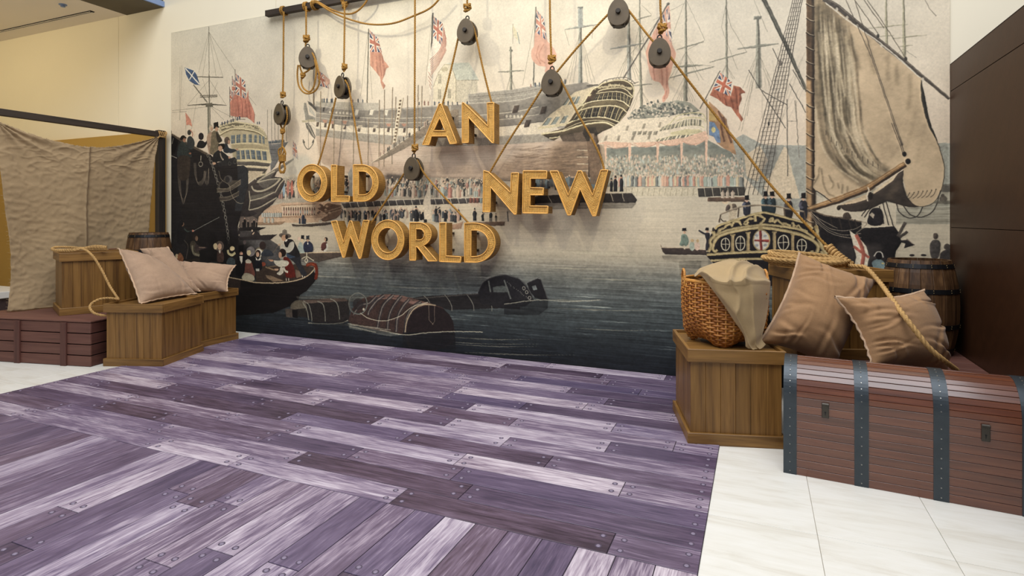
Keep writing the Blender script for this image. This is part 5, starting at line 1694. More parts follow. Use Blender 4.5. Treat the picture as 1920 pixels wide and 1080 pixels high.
m = 18
for k in range(m):
    mb = MB()
    t0, t1 = math.pi * k / m, math.pi * (k + 1) / m
    s = [t0 + .003, t0 + .014, t1 - .014, t1 - .003]
    pr = [lid_pt(s[0], -.003), lid_pt(s[1]), lid_pt(s[2]), lid_pt(s[3], -.003), lid_pt(s[3], -.016), lid_pt(s[0], -.016)]
    q = len(pr)
    vs = [(x, y, z) for x in (.004, L - .004) for y, z in pr]
    mb.add(vs, [(i, (i + 1) % q, q + (i + 1) % q, q + i) for i in range(q)] + [tuple(range(q))[::-1], tuple(range(q, 2 * q))])
    mb.build('lid_slat', TRUNKW, chest)
for x0 in (.006, L - .014):
    mb = MB()
    pr = [lid_pt(math.pi * k / 24, -.012) for k in range(25)]
    vs = [(x, y, z) for x in (x0, x0 + .008) for y, z in pr]
    mb.add(vs, [tuple(range(25)), tuple(range(25, 50))[::-1]] + [(i, 25 + i, 26 + i, i + 1) for i in range(24)])
    mb.build('lid_end', TRUNKW, chest)
for x0, x1 in ((-.003, .067), (.359, .428), (.722, .790), (1.088, L + .003)):
    prof = [(-.004, .0)] + [(-.004, ZB * k / 6) for k in range(1, 7)] + [lid_pt(math.pi * k / 32, .004) for k in range(33)] + [(D + .004, ZB * k / 6) for k in range(5, -1, -1)]
    inner = [(.001, .0)] + [(.001, ZB * k / 6) for k in range(1, 7)] + [lid_pt(math.pi * k / 32, -.002) for k in range(33)] + [(D - .001, ZB * k / 6) for k in range(5, -1, -1)]
    q = len(prof)
    vs = [(x, y, z) for x in (x0, x1) for y, z in prof + inner]
    fs = []
    for i in range(q - 1):
        fs.append((i, 2 * q + i, 2 * q + i + 1, i + 1))
        fs.append((i, i + 1, q + i + 1, q + i))
        fs.append((2 * q + i, 3 * q + i, 3 * q + i + 1, 2 * q + i + 1))
    o = MB().add(vs, fs).build('iron_strap', STRAP, chest)
    mb = MB()
    xm = (x0 + x1) / 2
    st = [(-.004, z, 0) for z in [.02 + .052 * k for k in range(8)]] + [lid_pt(.1 + .17 * k, .004) + (1,) for k in range(9)]
    for y, z, c in st:
        r = .005
        nrm = Vector((0, -1, 0)) if not c else Vector((0, y - D / 2, (z - ZB) * 1.3)).normalized()
        p = Vector((xm, y, z))
        tube(mb, [p - nrm * .002, p + nrm * .003], [r, r * .6], 6)
    o2 = mb.build('stud', STUD, o)
    o2['kind'] = 'stuff'
for xc, z1, z0 in ((.215, .442, .358), (.942, .440, .353)):
    o = MB().box((xc - .018, -.010, z0), (xc + .018, 0, z1), .002).build('latch', LATCHM, chest)
    MB().box((xc - .019, -.016, z1 - .014), (xc + .019, -.008, z1 - .002), .002).build('hinge_barrel', LATCHM, o)
    mb = MB()
    tube(mb, [Vector((xc, -.008, z0 + .032)), Vector((xc, -.0112, z0 + .032))], .005, 10)
    mb.box((xc - .0018, -.0112, z0 + .016), (xc + .0018, -.009, z0 + .03))
    mb.build('keyhole', HOLE, o)


# ------------------------------------------------------------------ barrels
def barrel(label, loc, h, r0, r1, dark=False, rz=0.0, n=20):
    root = thing('barrel', label, 'barrel', loc, rz, 'oak barrels')
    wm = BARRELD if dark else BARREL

    def rad(z):
        q = (z / h - .5) * 2
        return r1 - (r1 - r0) * abs(q) ** 2.1
    K = 9
    stave = MB()
    a = math.pi / n
    for i in range(K):
        z = h * i / (K - 1)
        r = rad(z)
        for rr, aa in ((r - .002, -a + .004), (r, -a + .02), (r, a - .02), (r - .002, a - .004), (r - .018, a - .004), (r - .018, -a + .004)):
            stave.v.append((rr * math.cos(aa), rr * math.sin(aa), z))
    for i in range(K - 1):
        for k in range(6):
            stave.f.append((i * 6 + k, i * 6 + (k + 1) % 6, (i + 1) * 6 + (k + 1) % 6, (i + 1) * 6 + k))
    stave.f += [tuple(range(6))[::-1], tuple((K - 1) * 6 + k for k in range(6))]
    me = stave.mesh('stave', wm)
    for k in range(n):
        link('stave', me, root, rot=(0, 0, 2 * math.pi * k / n))
    mb = MB()
    tube(mb, [Vector((0, 0, h - .05)), Vector((0, 0, h - .035))], rad(h - .04) - .012, 32)
    mb.build('barrel_head', BARRELD, root)
    for z0, z1 in ((h - .058, h - .026), (h * .66, h * .66 + .034), (h * .34 - .034, h * .34), (.026, .058)):
        mb = MB()
        S = 40
        for z, e in ((z0, 0), (z0, .004), (z1, .004), (z1, 0)):
            for k in range(S):
                r = rad(z) + e
                mb.v.append((r * math.cos(k * math.tau / S), r * math.sin(k * math.tau / S), z))
        for j in range(3):
            for k in range(S):
                mb.f.append((j * S + k, j * S + (k + 1) % S, (j + 1) * S + (k + 1) % S, (j + 1) * S + k))
        o = mb.build('hoop', HOOP, root)
        mb = MB()
        for k in range(12):
            for z in (z0 + .009, z1 - .009):
                c, s_ = math.cos(k * math.tau / 12 + .15), math.sin(k * math.tau / 12 + .15)
                r = rad(z) + .003
                tube(mb, [Vector((r * c, r * s_, z)), Vector(((r + .003) * c, (r + .003) * s_, z))], [.0042, .003], 6)
        q = mb.build('stud', BRASS, o)
        q['kind'] = 'stuff'
    return root


barrel('oak barrel with black studded hoops standing in the corner by the brown wall', (1.150, 5.365, .471), .715, .205, .258)
barrel('small oak barrel behind the burlap pillows beside the hanging sheet', (-7.262, 5.055, .601), .72, .218, .262, rz=.1)
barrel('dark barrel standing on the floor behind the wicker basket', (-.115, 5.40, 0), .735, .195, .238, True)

# low white-topped counter at the far left, behind the sheet
o = thing('low_counter', 'low counter with white top and dark base at the left behind the sheet', 'counter', (-11.2, 4.4, 0), 0)
MB().box((.05, .04, 0), (1.68, .5, .41), .004).build('base', DARKBASE, o)
MB().box((0, 0, .41), (1.72, .55, .50), .006).build('worktop', WHITE, o)

# ------------------------------------------------------------------ dark frame with the linen sheet
frame = thing('timber_frame', 'dark timber post and beam holding up the linen sheet', 'frame', (-7.71, 5.53, 0))
board('post', frame, (-.04, -.05, 0), (.04, .05, 2.735), POSTOLIVE, .003)
MB().box((-.035, -4.2, 2.64), (.035, -.05, 2.715), .003).build('beam', wood('dark_beam', srgb(34, 26, 20), srgb(50, 40, 32), srgb(66, 54, 42), 1, .6, .1, .4), frame)

rows = [
    [(-8, 226), (50, 249), (110, 266), (160, 275), (210, 275), (260, 266), (298, 256)],
    [(-4, 262), (52, 279), (111, 292), (159, 298), (209, 298), (259, 289), (294, 276)],
    [(0, 310), (52, 318), (112, 322), (158, 325), (208, 325), (256, 318), (289, 305)],
    [(8, 380), (56, 385), (113, 388), (155, 390), (205, 388), (251, 385), (283, 370)],
    [(17, 450), (60, 452), (114, 452), (154, 452), (203, 450), (245, 450), (278, 440)],
    [(19, 520), (60, 520), (114, 520), (152, 520), (200, 520), (240, 520), (272, 505)],
    [(12, 584), (50, 581), (110, 577), (150, 574), (200, 568), (240, 560), (264, 548)]]
rng = random.Random(3)
pts = []
for j, r in enumerate(rows):
    row = []
    for i, (x, y) in enumerate(r):
        row.append(atx(x, y, -7.655 + .03 * math.sin(i * 1.9 + j * .8) * (0.2 + j / 6) + (.05 if j == 6 else .0)))
    pts.append(row)
NU, NV = 150, 150
g = patch(pts, NU, NV)
mb = MB()
for j in range(NV):
    for i in range(NU):
        p = g[j][i]
        u, v = i / (NU - 1), j / (NV - 1)
        q = Vector((p.y * 4.5 + .8 * mnoise.noise(Vector((p.y * 2, p.z * 2, 4))), p.z * 10.0 + p.y * 1.5, 1.7))
        cr = (1 - abs(mnoise.noise(q))) ** 9 * .0075
        cr += (1 - abs(mnoise.noise(Vector((p.y * 6 + p.z * 3, p.z * 14 - p.y * 3, 5))))) ** 12 * .008
        cr += mnoise.noise(Vector((p.y * 2, p.z * 2, 9))) * .022 + mnoise.noise(Vector((p.y * 22, p.z * 30, 3))) * .0022
        # pull lines that fan out from the two tied corners
        for cu, cv, ph in ((0, 0, 0), (1, 0, 2)):
            du, dv = abs(u - cu), v
            rr = math.hypot(du, dv)
            an = math.atan2(dv, du + 1e-6)
            cr += .020 * math.sin(an * 15 + ph) * math.exp(-rr * 4.5)
        cr += .012 * math.exp(-((u - .525) / .006) ** 2)
        mb.v.append((p.x + cr, p.y, max(p.z, .472) + (rng.uniform(-.006, .006) if j == 0 else 0)))
mb.f = grid_faces(NU, NV)
sheet = mb.build('linen_sheet', SHEET, smooth=True)
tag(sheet, 'creased grey linen sheet with frayed edges hanging from the dark timber beam', 'sheet')
md = sheet.modifiers.new('thickness', 'SOLIDIFY')
md.thickness = .002
fr = MB()
edge = [Vector(mb.v[i]) for i in range(0, NU, 2)] + [Vector(mb.v[j * NU]) for j in range(20, NV, 2)]
for p in edge:
    for _ in range(2):
        d = Vector((rng.uniform(-.01, .02), rng.uniform(-.03, .012), rng.uniform(-.004, .02)))
        tube(fr, [p, p + d * .6, p + d + Vector((0, 0, -.006))], .0008, 3, cap=False)
o = fr.build('frayed_thread', SHEET, sheet)
o['kind'] = 'stuff'
mb2 = MB()
js = list(range(0, NV, 2))
i = int(.525 * (NU - 1))
tube(mb2, [Vector(mb.v[j * NU + i]) + Vector((.006, 0, 0)) for j in js], .0065, 5)
mb2.build('seam', burlap('dark_seam', srgb(112, 90, 62)), sheet, True)
mb2 = MB()
p = atx(304, 246, -7.70)
for k in range(5):
    c = Vector((-7.71, p.y - .01 - .022 * k + .04, 2.677))
    ring = [c + Vector((.052 * math.cos(a), .012 * math.sin(a * 2 + k), .056 * math.sin(a))) for a in [math.tau * q / 16 for q in range(17)]]
    rope_mesh(mb2, ring, .009)
q = Vector(mb.v[NU - 1])
rope_mesh(mb2, [Vector((-7.655, p.y - .02, 2.64)), (q + Vector((-7.655, p.y - .02, 2.64))) / 2, q, q + Vector((.004, -.03, -.03))], .011)
tag(mb2.build('lashing_rope', ROPEL), 'tan rope lashing at the corner of timber post and beam', 'rope')
# ------------------------------------------------------------------ woven cane letters
YF, YB = 5.42, 5.56


def cane_mat(name, holes, c1, c2, c3):
    t = NT(name)
    v = t.coords((1, 1, 1), False, 'UV')
    sep = t.n('SeparateXYZ', None, Vector=v)
    u_, w_ = sep.outputs[0], sep.outputs[1]
    if holes:
        a = t.math('ABSOLUTE', t.math('SINE', t.math('MULTIPLY', u_, math.pi / .0145)))
        b_ = t.math('ABSOLUTE', t.math('SINE', t.math('MULTIPLY', w_, math.pi / .0115)))
        h = t.math('MULTIPLY', a, b_)
        n = t.noise(t.coords((1, 1, 1)), 9, 3)
        h2 = t.math('ADD', h, t.math('MULTIPLY', t.math('SUBTRACT', n, .5), .7))
        m = t.ramp(h2, [(.50, (0, 0, 0, 1)), (.66, (1, 1, 1, 1))])
    else:
        b_ = t.math('ABSOLUTE', t.math('SINE', t.math('MULTIPLY', u_, math.pi / .0135)))
        n = t.noise(t.coords((1, 1, 1)), 12, 3)
        h2 = t.math('ADD', b_, t.math('MULTIPLY', t.math('SUBTRACT', n, .5), .5))
        m = t.ramp(h2, [(.70, (0, 0, 0, 1)), (1.0, (.9, .9, .9, 1))])
    n2 = t.noise(t.coords((1, 1, 1)), 22, 4, .65)
    base = t.ramp(n2, [(.3, c1), (.7, c2)])
    c = t.mix(m, base, c3)
    t.bump(t.math('SUBTRACT', 1.0, m), .5, .004)
    return t.out(c, .5, Specular_IOR_Level=.35)


CANEF = cane_mat('cane_webbing', True, srgb(210, 156, 72), srgb(232, 182, 98), srgb(40, 23, 5))
CANES = cane_mat('wrapped_cane', False, srgb(150, 110, 50), srgb(176, 132, 66), srgb(62, 40, 12))
RIM = paint('cane_edge', srgb(216, 162, 80), .5, .12, 30)
PEG = paint('dark_standoff', srgb(40, 30, 18), .6)


def arc(c, r, a0, a1, n=14):
    return [(c[0] + r[0] * math.cos(math.radians(a0 + (a1 - a0) * k / n)), c[1] - r[1] * math.sin(math.radians(a0 + (a1 - a0) * k / n))) for k in range(n + 1)]


def letter(label, crop, outer, holes=()):
    """outlines are read off the front face; crop = (x, y, scale) of the measuring window"""
    def cv(l):
        q = []
        for x, y in l:
            p = at(crop[0] + x / crop[2], crop[1] + y / crop[2], YF)
            q.append((p.x, p.z))
        return q
    loops = [cv(outer)] + [cv(h) for h in holes]
    cx = sum(p[0] for p in loops[0]) / len(loops[0])
    cz = min(p[1] for p in loops[0])
    root = thing('wicker_letter', label, 'letter', (cx, YB, cz), 0, 'woven cane letters of the wall sign')
    loops = [[(x - cx, z - cz) for x, z in l] for l in loops]
    dF, dB = YF - YB, 0.0
    tri = tessellate_polygon([[Vector((x, z, 0)) for x, z in l] for l in loops])
    flat = [p for l in loops for p in l]
    segs = [(a, b_) for l in loops for a, b_ in zip(l, l[1:] + l[:1])]

    def direction(p):
        """along-stroke frame from the nearest outline edge"""
        best = None
        for a, b_ in segs:
            ax, az = a
            dx, dz = b_[0] - ax, b_[1] - az
            L2 = dx * dx + dz * dz
            if L2 < 1e-8:
                continue
            t_ = max(0, min(1, ((p[0] - ax) * dx + (p[1] - az) * dz) / L2))
            d = math.hypot(p[0] - ax - t_ * dx, p[1] - az - t_ * dz)
            if best is None or d < best[0] - 1e-6:
                best = (d, dx, dz)
        a = math.atan2(best[2], best[1])
        return a % math.pi

    # front face subdivided into a fine grid so that the weave can follow the strokes
    bm = bmesh.new()
    bv = [bm.verts.new((x, dF + .003, z)) for x, z in flat]
    for t_ in tri:
        try:
            bm.faces.new([bv[k] for k in t_])
        except ValueError:
            pass
    for f in bm.faces:
        f.normal_update()
        if f.normal.y > 0:
            f.normal_flip()
    me = bpy.data.meshes.new('face')
    xs = [p[0] for p in flat]
    zs = [p[1] for p in flat]
    for k in range(1, int((max(xs) - min(xs)) / .035)):
        g = bm.verts[:] + bm.edges[:] + bm.faces[:]
        bmesh.ops.bisect_plane(bm, geom=g, plane_co=(min(xs) + .035 * k, 0, 0), plane_no=(1, 0, 0))
    for k in range(1, int((max(zs) - min(zs)) / .035)):
        g = bm.verts[:] + bm.edges[:] + bm.faces[:]
        bmesh.ops.bisect_plane(bm, geom=g, plane_co=(0, 0, min(zs) + .035 * k), plane_no=(0, 0, 1))
    ul = bm.loops.layers.uv.new('UVMap')
    for f in bm.faces:
        c = f.calc_center_median()
        a = direction((c.x, c.z))
        ca, sa = math.cos(a), math.sin(a)
        for lp in f.loops:
            x, z = lp.vert.co.x, lp.vert.co.z
            lp[ul].uv = (x * ca + z * sa, -x * sa + z * ca)
    bm.to_mesh(me)
    bm.free()
    me.materials.append(CANEF)
    link('woven_face', me, root)
    # side band
    vs, fs, uvs = [], [], []
    for l in loops:
        s = 0.0
        for a, b_ in zip(l, l[1:] + l[:1]):
            ln = math.hypot(b_[0] - a[0], b_[1] - a[1])
            k = len(vs)
            vs += [(a[0], dF + .002, a[1]), (b_[0], dF + .002, b_[1]), (b_[0], dB, b_[1]), (a[0], dB, a[1])]
            fs.append((k, k + 1, k + 2, k + 3))
            uvs += [(s, 0), (s + ln, 0), (s + ln, dB - dF), (s, dB - dF)]
            s += ln
    k = len(vs)
    vs += [(x, dB, z) for x, z in flat]
    fs += [tuple(k + i for i in t_) for t_ in tri]
    uvs += [(0, 0)] * (3 * len(tri))
    me = bpy.data.meshes.new('side_band')
    me.from_pydata(vs, [], fs)
    uv = me.uv_layers.new(name='UVMap')
    for i, q in enumerate(uvs):
        uv.data[i].uv = q
    me.materials.append(CANES)
    link('side_band', me, root)
    # rolled cane edge
    mb = MB()
    for l in loops:
        P = [Vector((x, dF, z)) for x, z in l]
        fine = []
        for a, b_ in zip(P, P[1:] + P[:1]):
            m_ = max(1, int((b_ - a).length / .02))
            fine += [a + (b_ - a) * (i / m_) for i in range(m_)]
        fine.append(fine[0])
        tube(mb, fine, [.0066 + .001 * mnoise.noise(p * 40) for p in fine], 7, cap=False)
    mb.build('cane_edge', RIM, root, True)
    w_ = max(xs) - min(xs)
    hz = max(zs) - min(zs)
    q = sorted(flat, key=lambda p: p[0])
    for zz in (.28, .72):
        # pegs that hold the letter off the wall, set behind the left stroke
        xl = min(p[0] for p in flat if abs(p[1] - min(zs) - zz * hz) < .3 * hz)
        MB().box((xl + .03, dB - .01, zz * hz - .012), (xl + .055, WALL_Y - .009 - YB, zz * hz + .012)).build('standoff_peg', PEG, root)
    return root


c1 = (780, 180, 10.667)
letter('wicker letter A of the top word AN', c1, [(465, 158), (505, 158), (815, 945), (680, 958), (617, 800), (312, 803), (262, 975), (130, 975)], [[(475, 430), (352, 695), (583, 695)]])
letter('wicker letter N of the top word AN', c1, [(925, 135), (960, 140), (1440, 610), (1425, 140), (1555, 130), (1555, 940), (1520, 935), (1048, 420), (1050, 930), (925, 938)])
c2 = (550, 295, 10.105)
letter('round wicker letter O that starts the word OLD', c2, arc((357, 488), (277, 352), 0, 360, 40)[:-1], [arc((352, 484), (183, 234), 0, 360, 36)[:-1]])
letter('wicker letter L in the middle of the word OLD', c2, [(722, 150), (825, 150), (815, 735), (1062, 735), (1062, 838), (722, 840)])
letter('wicker letter D that ends the word OLD', c2, [(1138, 145), (1310, 145)] + arc((1310, 490), (298, 345), 88, -88, 24) + [(1138, 835)], [[(1235, 265), (1235, 715)] + arc((1320, 490), (185, 225), -88, 88, 20)])
c3 = (895, 305, 7.111)
letter('wicker letter N that starts the word NEW', c3, [(85, 108), (150, 125), (443, 400), (455, 140), (550, 138), (520, 690), (492, 690), (175, 320), (170, 655), (75, 655)])
letter('wicker letter E in the middle of the word NEW', c3, [(612, 112), (925, 112), (925, 210), (710, 210), (706, 335), (880, 340), (880, 430), (705, 430), (700, 580), (940, 582), (940, 678), (605, 672)])
letter('wide wicker letter W that ends the word NEW', c3, [(970, 115), (1072, 112), (1212, 440), (1345, 112), (1388, 112), (1537, 440), (1648, 100), (1740, 98), (1580, 712), (1538, 712), (1372, 345), (1245, 700), (1205, 700)])
c4 = (610, 400, 10.667)
letter('wicker letter W that starts the bottom word WORLD', c4, [(120, 165), (228, 150), (362, 590), (488, 155), (527, 155), (667, 590), (762, 145), (875, 145), (712, 905), (675, 905), (500, 455), (387, 885), (350, 885)])
letter('round wicker letter O in the bottom word WORLD', c4, arc((1251, 533), (322, 397), 0, 360, 40)[:-1], [arc((1250, 538), (205, 252), 0, 360, 36)[:-1]])
c5 = (760, 400, 10.1)
letter('wicker letter R in the bottom word WORLD', c5, [(85, 180), (250, 178)] + arc((255, 400), (235, 222), 80, -68, 20) + [(600, 905), (435, 905), (232, 640), (200, 632), (200, 890), (85, 890)], [[(200, 295), (200, 505), (270, 505)] + arc((270, 400), (92, 104), -80, 80, 14) + [(265, 295)]])
letter('wicker letter L in the bottom word WORLD', c5, [(650, 185), (770, 180), (770, 808), (1050, 828), (1050, 930), (650, 915)])
letter('wicker letter D that ends the bottom word WORLD', c5, [(1122, 190), (1310, 185)] + arc((1310, 558), (390, 372), 88, -88, 24) + [(1122, 925)], [[(1245, 320), (1240, 825)] + arc((1330, 568), (245, 250), -88, 88, 20)])
# ------------------------------------------------------------------ batten along the top of the mural
YR = 5.47
batten = tag(MB().box((-5.79, 5.555, 4.085), (.2, 5.62, 4.158), .003).build('wall_batten', DARKBEAM), 'long dark wooden batten along the top of the mural that carries the ropes', 'batten')


def knot(name, parent, c, s=1.0, r=.0125, seed=0):
    rg = random.Random(seed)
    mb = MB()
    for k, (a, z, w, tx, ty) in enumerate(((0, .022, .026, .35, .1), (1, .0, .030, -.4, .35), (2, -.022, .025, .3, -.4), (3, .004, .026, 1.2, .5))):
        q = Matrix.Rotation(tx + rg.uniform(-.25, .25), 3, 'X') @ Matrix.Rotation(ty + rg.uniform(-.25, .25), 3, 'Y')
        ring = [Vector(c) + Vector((0, 0, z * s)) + q @ Vector((w * s * math.cos(t_), w * s * .8 * math.sin(t_), .006 * math.sin(2 * t_))) for t_ in [math.tau * i / 14 for i in range(15)]]
        rope_mesh(mb, ring, r)
    return mb.build(name, ROPE, parent)


def wrap(parent, x, w=.03, turns=2, seed=1):
    """turns of rope around the batten"""
    mb = MB()
    pts = []
    for i in range(turns * 12 + 1):
        a = math.tau * i / 12
        pts.append(Vector((x - w + 2 * w * i / (turns * 12), 5.5875 + .047 * math.cos(a), 4.1215 + .052 * math.sin(a))))
    rope_mesh(mb, pts, .0115)
    return mb.build('batten_hitch', ROPE, parent)


def rope(label, paths, name='hanging_rope', r=.0115, group='ropes of the hanging wall sign', m=None):
    mb = MB()
    for p in paths:
        rope_mesh(mb, p, r)
    return tag(mb.build(name, m or ROPE), label, 'rope', group)


def A(*q, Y=YR):
    return [at(x, y, Y) for x, y in q]


def pulley(label, x, y, rz, face_y=5.42):
    """egg-shaped two-cheek block, centre of the front cheek at (x, y)"""
    p = at(x, y, face_y)
    root = thing('pulley_block', label, 'pulley', (p.x, 5.475, p.z), rz, 'pulley blocks of the wall sign')
    off = Vector((p.x, face_y, p.z)) - Vector((p.x, 5.475, p.z))

    def egg(k=1.0, n=36):
        return [(.100 * k * math.sin(t_) * (1 - .17 * math.cos(t_)), .130 * k * math.cos(t_)) for t_ in [math.tau * i / n for i in range(n)]]
    for y0, y1 in ((-.056, -.036), (.030, .050)):
        mb = MB()
        E0, E1 = egg(.97), egg(1.0)
        n = len(E0)
        vs = [(a, y0, z) for a, z in E0] + [(a, y0 + .004, z) for a, z in E1] + [(a, y1, z) for a, z in E1]
        fs = [tuple(range(n)), tuple(range(2 * n, 3 * n))[::-1]]
        for j in range(2):
            fs += [(j * n + i, (j + 1) * n + i, (j + 1) * n + (i + 1) % n, j * n + (i + 1) % n) for i in range(n)]
        mb.add(vs, fs).build('cheek', PULLEY, root)
    mb = MB()
    tube(mb, [Vector((0, q, -.006)) for q in (-.030, -.026, -.003, .020, .024)], [.080, .080, .064, .080, .080], 30)
    mb.build('sheave', PULLEYD, root)
    mb = MB()
    tube(mb, [Vector((0, q, .004)) for q in (-.082, -.078, -.056)], [.019, .023, .023], 20)
    mb.build('axle_pin', PULLEYD, root)
    for z0, z1, w in ((.095, .112, .042), (-.128, -.098, .058)):
        MB().box((-w, -.040, z0), (w, .034, z1), .004).build('spacer_block', PULLEYD, root)
    mb = MB()
    tube(mb, [Vector((.020 * math.cos(a), -.003, .142 + .026 * math.sin(a))) for a in [math.tau * i / 20 for i in range(21)]], .0065, 8, cap=False)
    mb.build('shackle', PULLEYD, root, True)
    top = root.matrix_basis @ Vector((0, -.003, .165))
    return root, top


pulley('pulley block turned away, lowest at the left edge of the sign with a knotted hank', 523, 213, R(-10))
pulley('pulley block with slack loops of rope, second from the left', 571, 107, R(38))
pulley('pulley block above the word OLD', 637, 162, R(-16))
pulley('pulley block above the word WORLD, beside the letter D of OLD', 771, 316, R(0))
pulley('pulley block high above the word AN', 872, 57, R(0))
pulley('pulley block above the word NEW', 1032, 154, R(4))
pulley('topmost pulley block cut by the top edge between two slanting ropes', 1158, 22, R(6))
pulley('pulley block at the right where the long rope leaves for the coil', 1235, 97, R(8))

# hanging ropes with their hitches and knots
r = rope('straight rope at the left end of the batten down to the lowest left pulley', [A((532, 22), (531.5, 90), (531, 150), (530, 180))])
wrap(r, at(532, 22, 5.59).x, .028)
knot('knot', r, at(530.5, 178, YR), 1.0, seed=2)
r = rope('short knotted rope with a tied figure-eight hank under the lowest left pulley', [
    A((526, 226), (526, 234), (530, 243)), A((537, 200), (538, 222), (531, 242)), A((530, 244), (530, 258), (529, 274))])
knot('knot', r, at(530, 246, YR), .8, seed=4)
mb = MB()
for dx in (-2.2, 2.2):
    rope_mesh(mb, A((529, 276), (525 + dx, 281), (525 + dx, 290), (529 + dx, 300), (533, 308), (534, 318), (529 + dx, 324), (524.5, 318), (525, 308), (530 + dx, 298), (533 + dx, 288), (533, 280), (529, 274)), .0115)
for k in range(5):
    c = at(529.3, 292 + 2.4 * k, YR)
    rope_mesh(mb, [c + Vector((.040 * math.cos(a), .028 * math.sin(a), .004 * math.sin(a))) for a in [math.tau * i / 14 for i in range(15)]], .0105)
mb.build('hank', ROPE, r)
r = rope('short rope from the batten to the pulley with slack loops', [A((574, 12), (574, 40), (574, 66), (573, 88))])
wrap(r, at(575, 13, 5.59).x, .028, seed=5)
knot('knot', r, at(574.5, 72, YR), 1.25, seed=6)
r = rope('two slack rope loops with a knot under the second pulley from the left', [
    A((559, 122), (557.5, 140), (560, 160), (568, 172), (578, 175.5), (590, 171), (598, 158), (598, 140), (594, 120), (587, 102), (580, 92)),
    A((584, 118), (580, 130), (569, 138)), A((562, 122), (564, 131), (568, 139)), A((568, 141), (565, 152), (569, 165), (580, 172), (588, 163), (592, 145), (593, 128), (590, 112))])
knot('knot', r, at(568, 141, YR), .85, seed=7)
r = rope('rope from the batten to the pulley above the word OLD', [A((646, 4), (646, 50), (645, 118), (645, 135))])
wrap(r, at(646, 1, 5.59).x, .028)
knot('knot', r, at(646, 9, 5.52), 1.0, seed=31)
knot('knot', r, at(646, 125, YR), 1.0, seed=8)
rope('rope slung over a pulley that carries the word OLD', [A((630, 183), (617, 236), (604, 285), (596, 310)), A((647, 150), (654, 166), (662, 210), (673, 278), (679, 311))])
r = rope('rope from above the frame to the pulley above the word WORLD', [A((778, -40), (778, 60), (777.5, 180), (777, 288))])
wrap(r, at(778, -24, 5.59).x, .028)
knot('knot', r, at(778, 277, YR), 1.15, seed=9)
rope('rope slung over a pulley that carries the word WORLD', [A((760, 322), (740, 352), (716, 388), (695, 420)), A((782, 300), (796, 326), (830, 366), (862, 400), (882, 422))])
r = rope('rope from above the frame to the pulley high above the word AN', [A((876, -60), (876, -20), (876, 20))])
wrap(r, at(876, -42, 5.59).x, .028)
knot('knot', r, at(876, 14, YR), 1.3, seed=10)
rope('rope slung over a pulley that carries the word AN', [A((859, 72), (850, 112), (838, 162), (829, 199)), A((882, 40), (891, 62), (905, 126), (919, 182), (924, 198))])
r = rope('rope from above the frame to the pulley above the word NEW', [A((1031, -90), (1031, 0), (1032, 60), (1034, 112))])
wrap(r, at(1031, -70, 5.59).x, .028)
knot('knot', r, at(1034.5, 111, YR), 1.25, seed=11)
rope('rope slung over a pulley that carries the word NEW', [A((1018, 164), (990, 208), (950, 270), (918, 324)), A((1048, 146), (1060, 166), (1085, 216), (1112, 264), (1128, 300), (1134, 324))])
rope('slanting rope from the topmost pulley down to the pulley above NEW', [A((1145, 22), (1120, 48), (1080, 92), (1040, 140))])
rope('slanting rope from the topmost pulley down to the right pulley', [A((1176, 16), (1190, 34), (1210, 60), (1230, 84))])
r = rope('rope from above the frame to the right pulley', [A((1238, -110), (1238, 0), (1240, 40), (1240, 64))])
wrap(r, at(1238, -104, 5.59).x, .028)
knot('knot', r, at(1242, 52, YR), 1.3, seed=12)
r = rope('two ropes draped in slack curves from the dark batten', [
    [at(586, 9, 5.56)] + A((592, 2), (599, 5), (622, 18), (648, 26), (668, 22), (686, 4), (694, -16), Y=5.535),
    [at(584, 12, 5.57)] + A((590, 5), (598, 7), (618, 20), (646, 33), (690, 45), (735, 44), (775, 30), (808, 14), (832, -12), Y=5.52)])
wrap(r, at(590, 8, 5.59).x, .03, 2)

# ------------------------------------------------------------------ coil and long slanting rope at the right
BOXTOP = 1.126
cc = Vector((.33, 4.98, BOXTOP))
pts = []
rg = random.Random(8)
turns = 7
for i in range(turns * 24):
    a = math.tau * i / 24
    k = i / 24
    rx = .285 - .018 * abs(k - 3.2) + rg.uniform(-.003, .003) + .012 * math.sin(k * 2.3)
    pts.append(cc + Vector((rx * math.cos(a) + .010 * math.sin(k * 1.7), rx * .66 * math.sin(a), .019 + k * .0065 + (1 - math.cos(a)) / 2 * k * .006 + (1 + math.sin(a)) / 2 * (.008 + .002 * k))))
mb = MB()
rope_mesh(mb, pts, .0172)
end = [pts[-1], dp(1588, 497, 4.35), dp(1606, 499, 4.22), dp(1625, 503, 4.12), dp(1650, 530, 3.92), dp(1672, 560, 3.70), dp(1695, 592, 3.53), dp(1718, 622, 3.46), dp(1742, 652, 3.42), dp(1770, 676, 3.43), dp(1794, 694, 3.55)]
rope_mesh(mb, end, .0165)
coil = tag(mb.build('coiled_rope', ROPEL), 'thick rope coil on the high wooden box with its tail across the burlap sacks', 'rope')
P8 = [at(1250, 92, 5.46), at(1257, 107, 5.45), dp(1324, 194, 5.30), dp(1396, 284, 5.15), dp(1440, 341, 5.05), dp(1500, 408, 4.90), dp(1535, 446, 4.80), dp(1556, 466, 4.72), dp(1582, 492, 4.60), dp(1592, 500, 4.50)]
mb = MB()
rope_mesh(mb, P8, .0125)
long_rope = tag(mb.build('slanting_rope', ROPE), 'long rope slanting from the right pulley down to the coil on the high box', 'rope')
mb = MB()
sp = spline([dp(1552, 461, 4.735), dp(1568, 478, 4.67), dp(1594, 497, 4.56)], .004)
T = (sp[-1] - sp[0]).normalized()
N = T.orthogonal().normalized()
B = T.cross(N)
hel = [p + (N * math.cos(i * .92) + B * math.sin(i * .92)) * .026 for i, p in enumerate(sp)]
tube(mb, spline(hel, .004), .0125, 8)
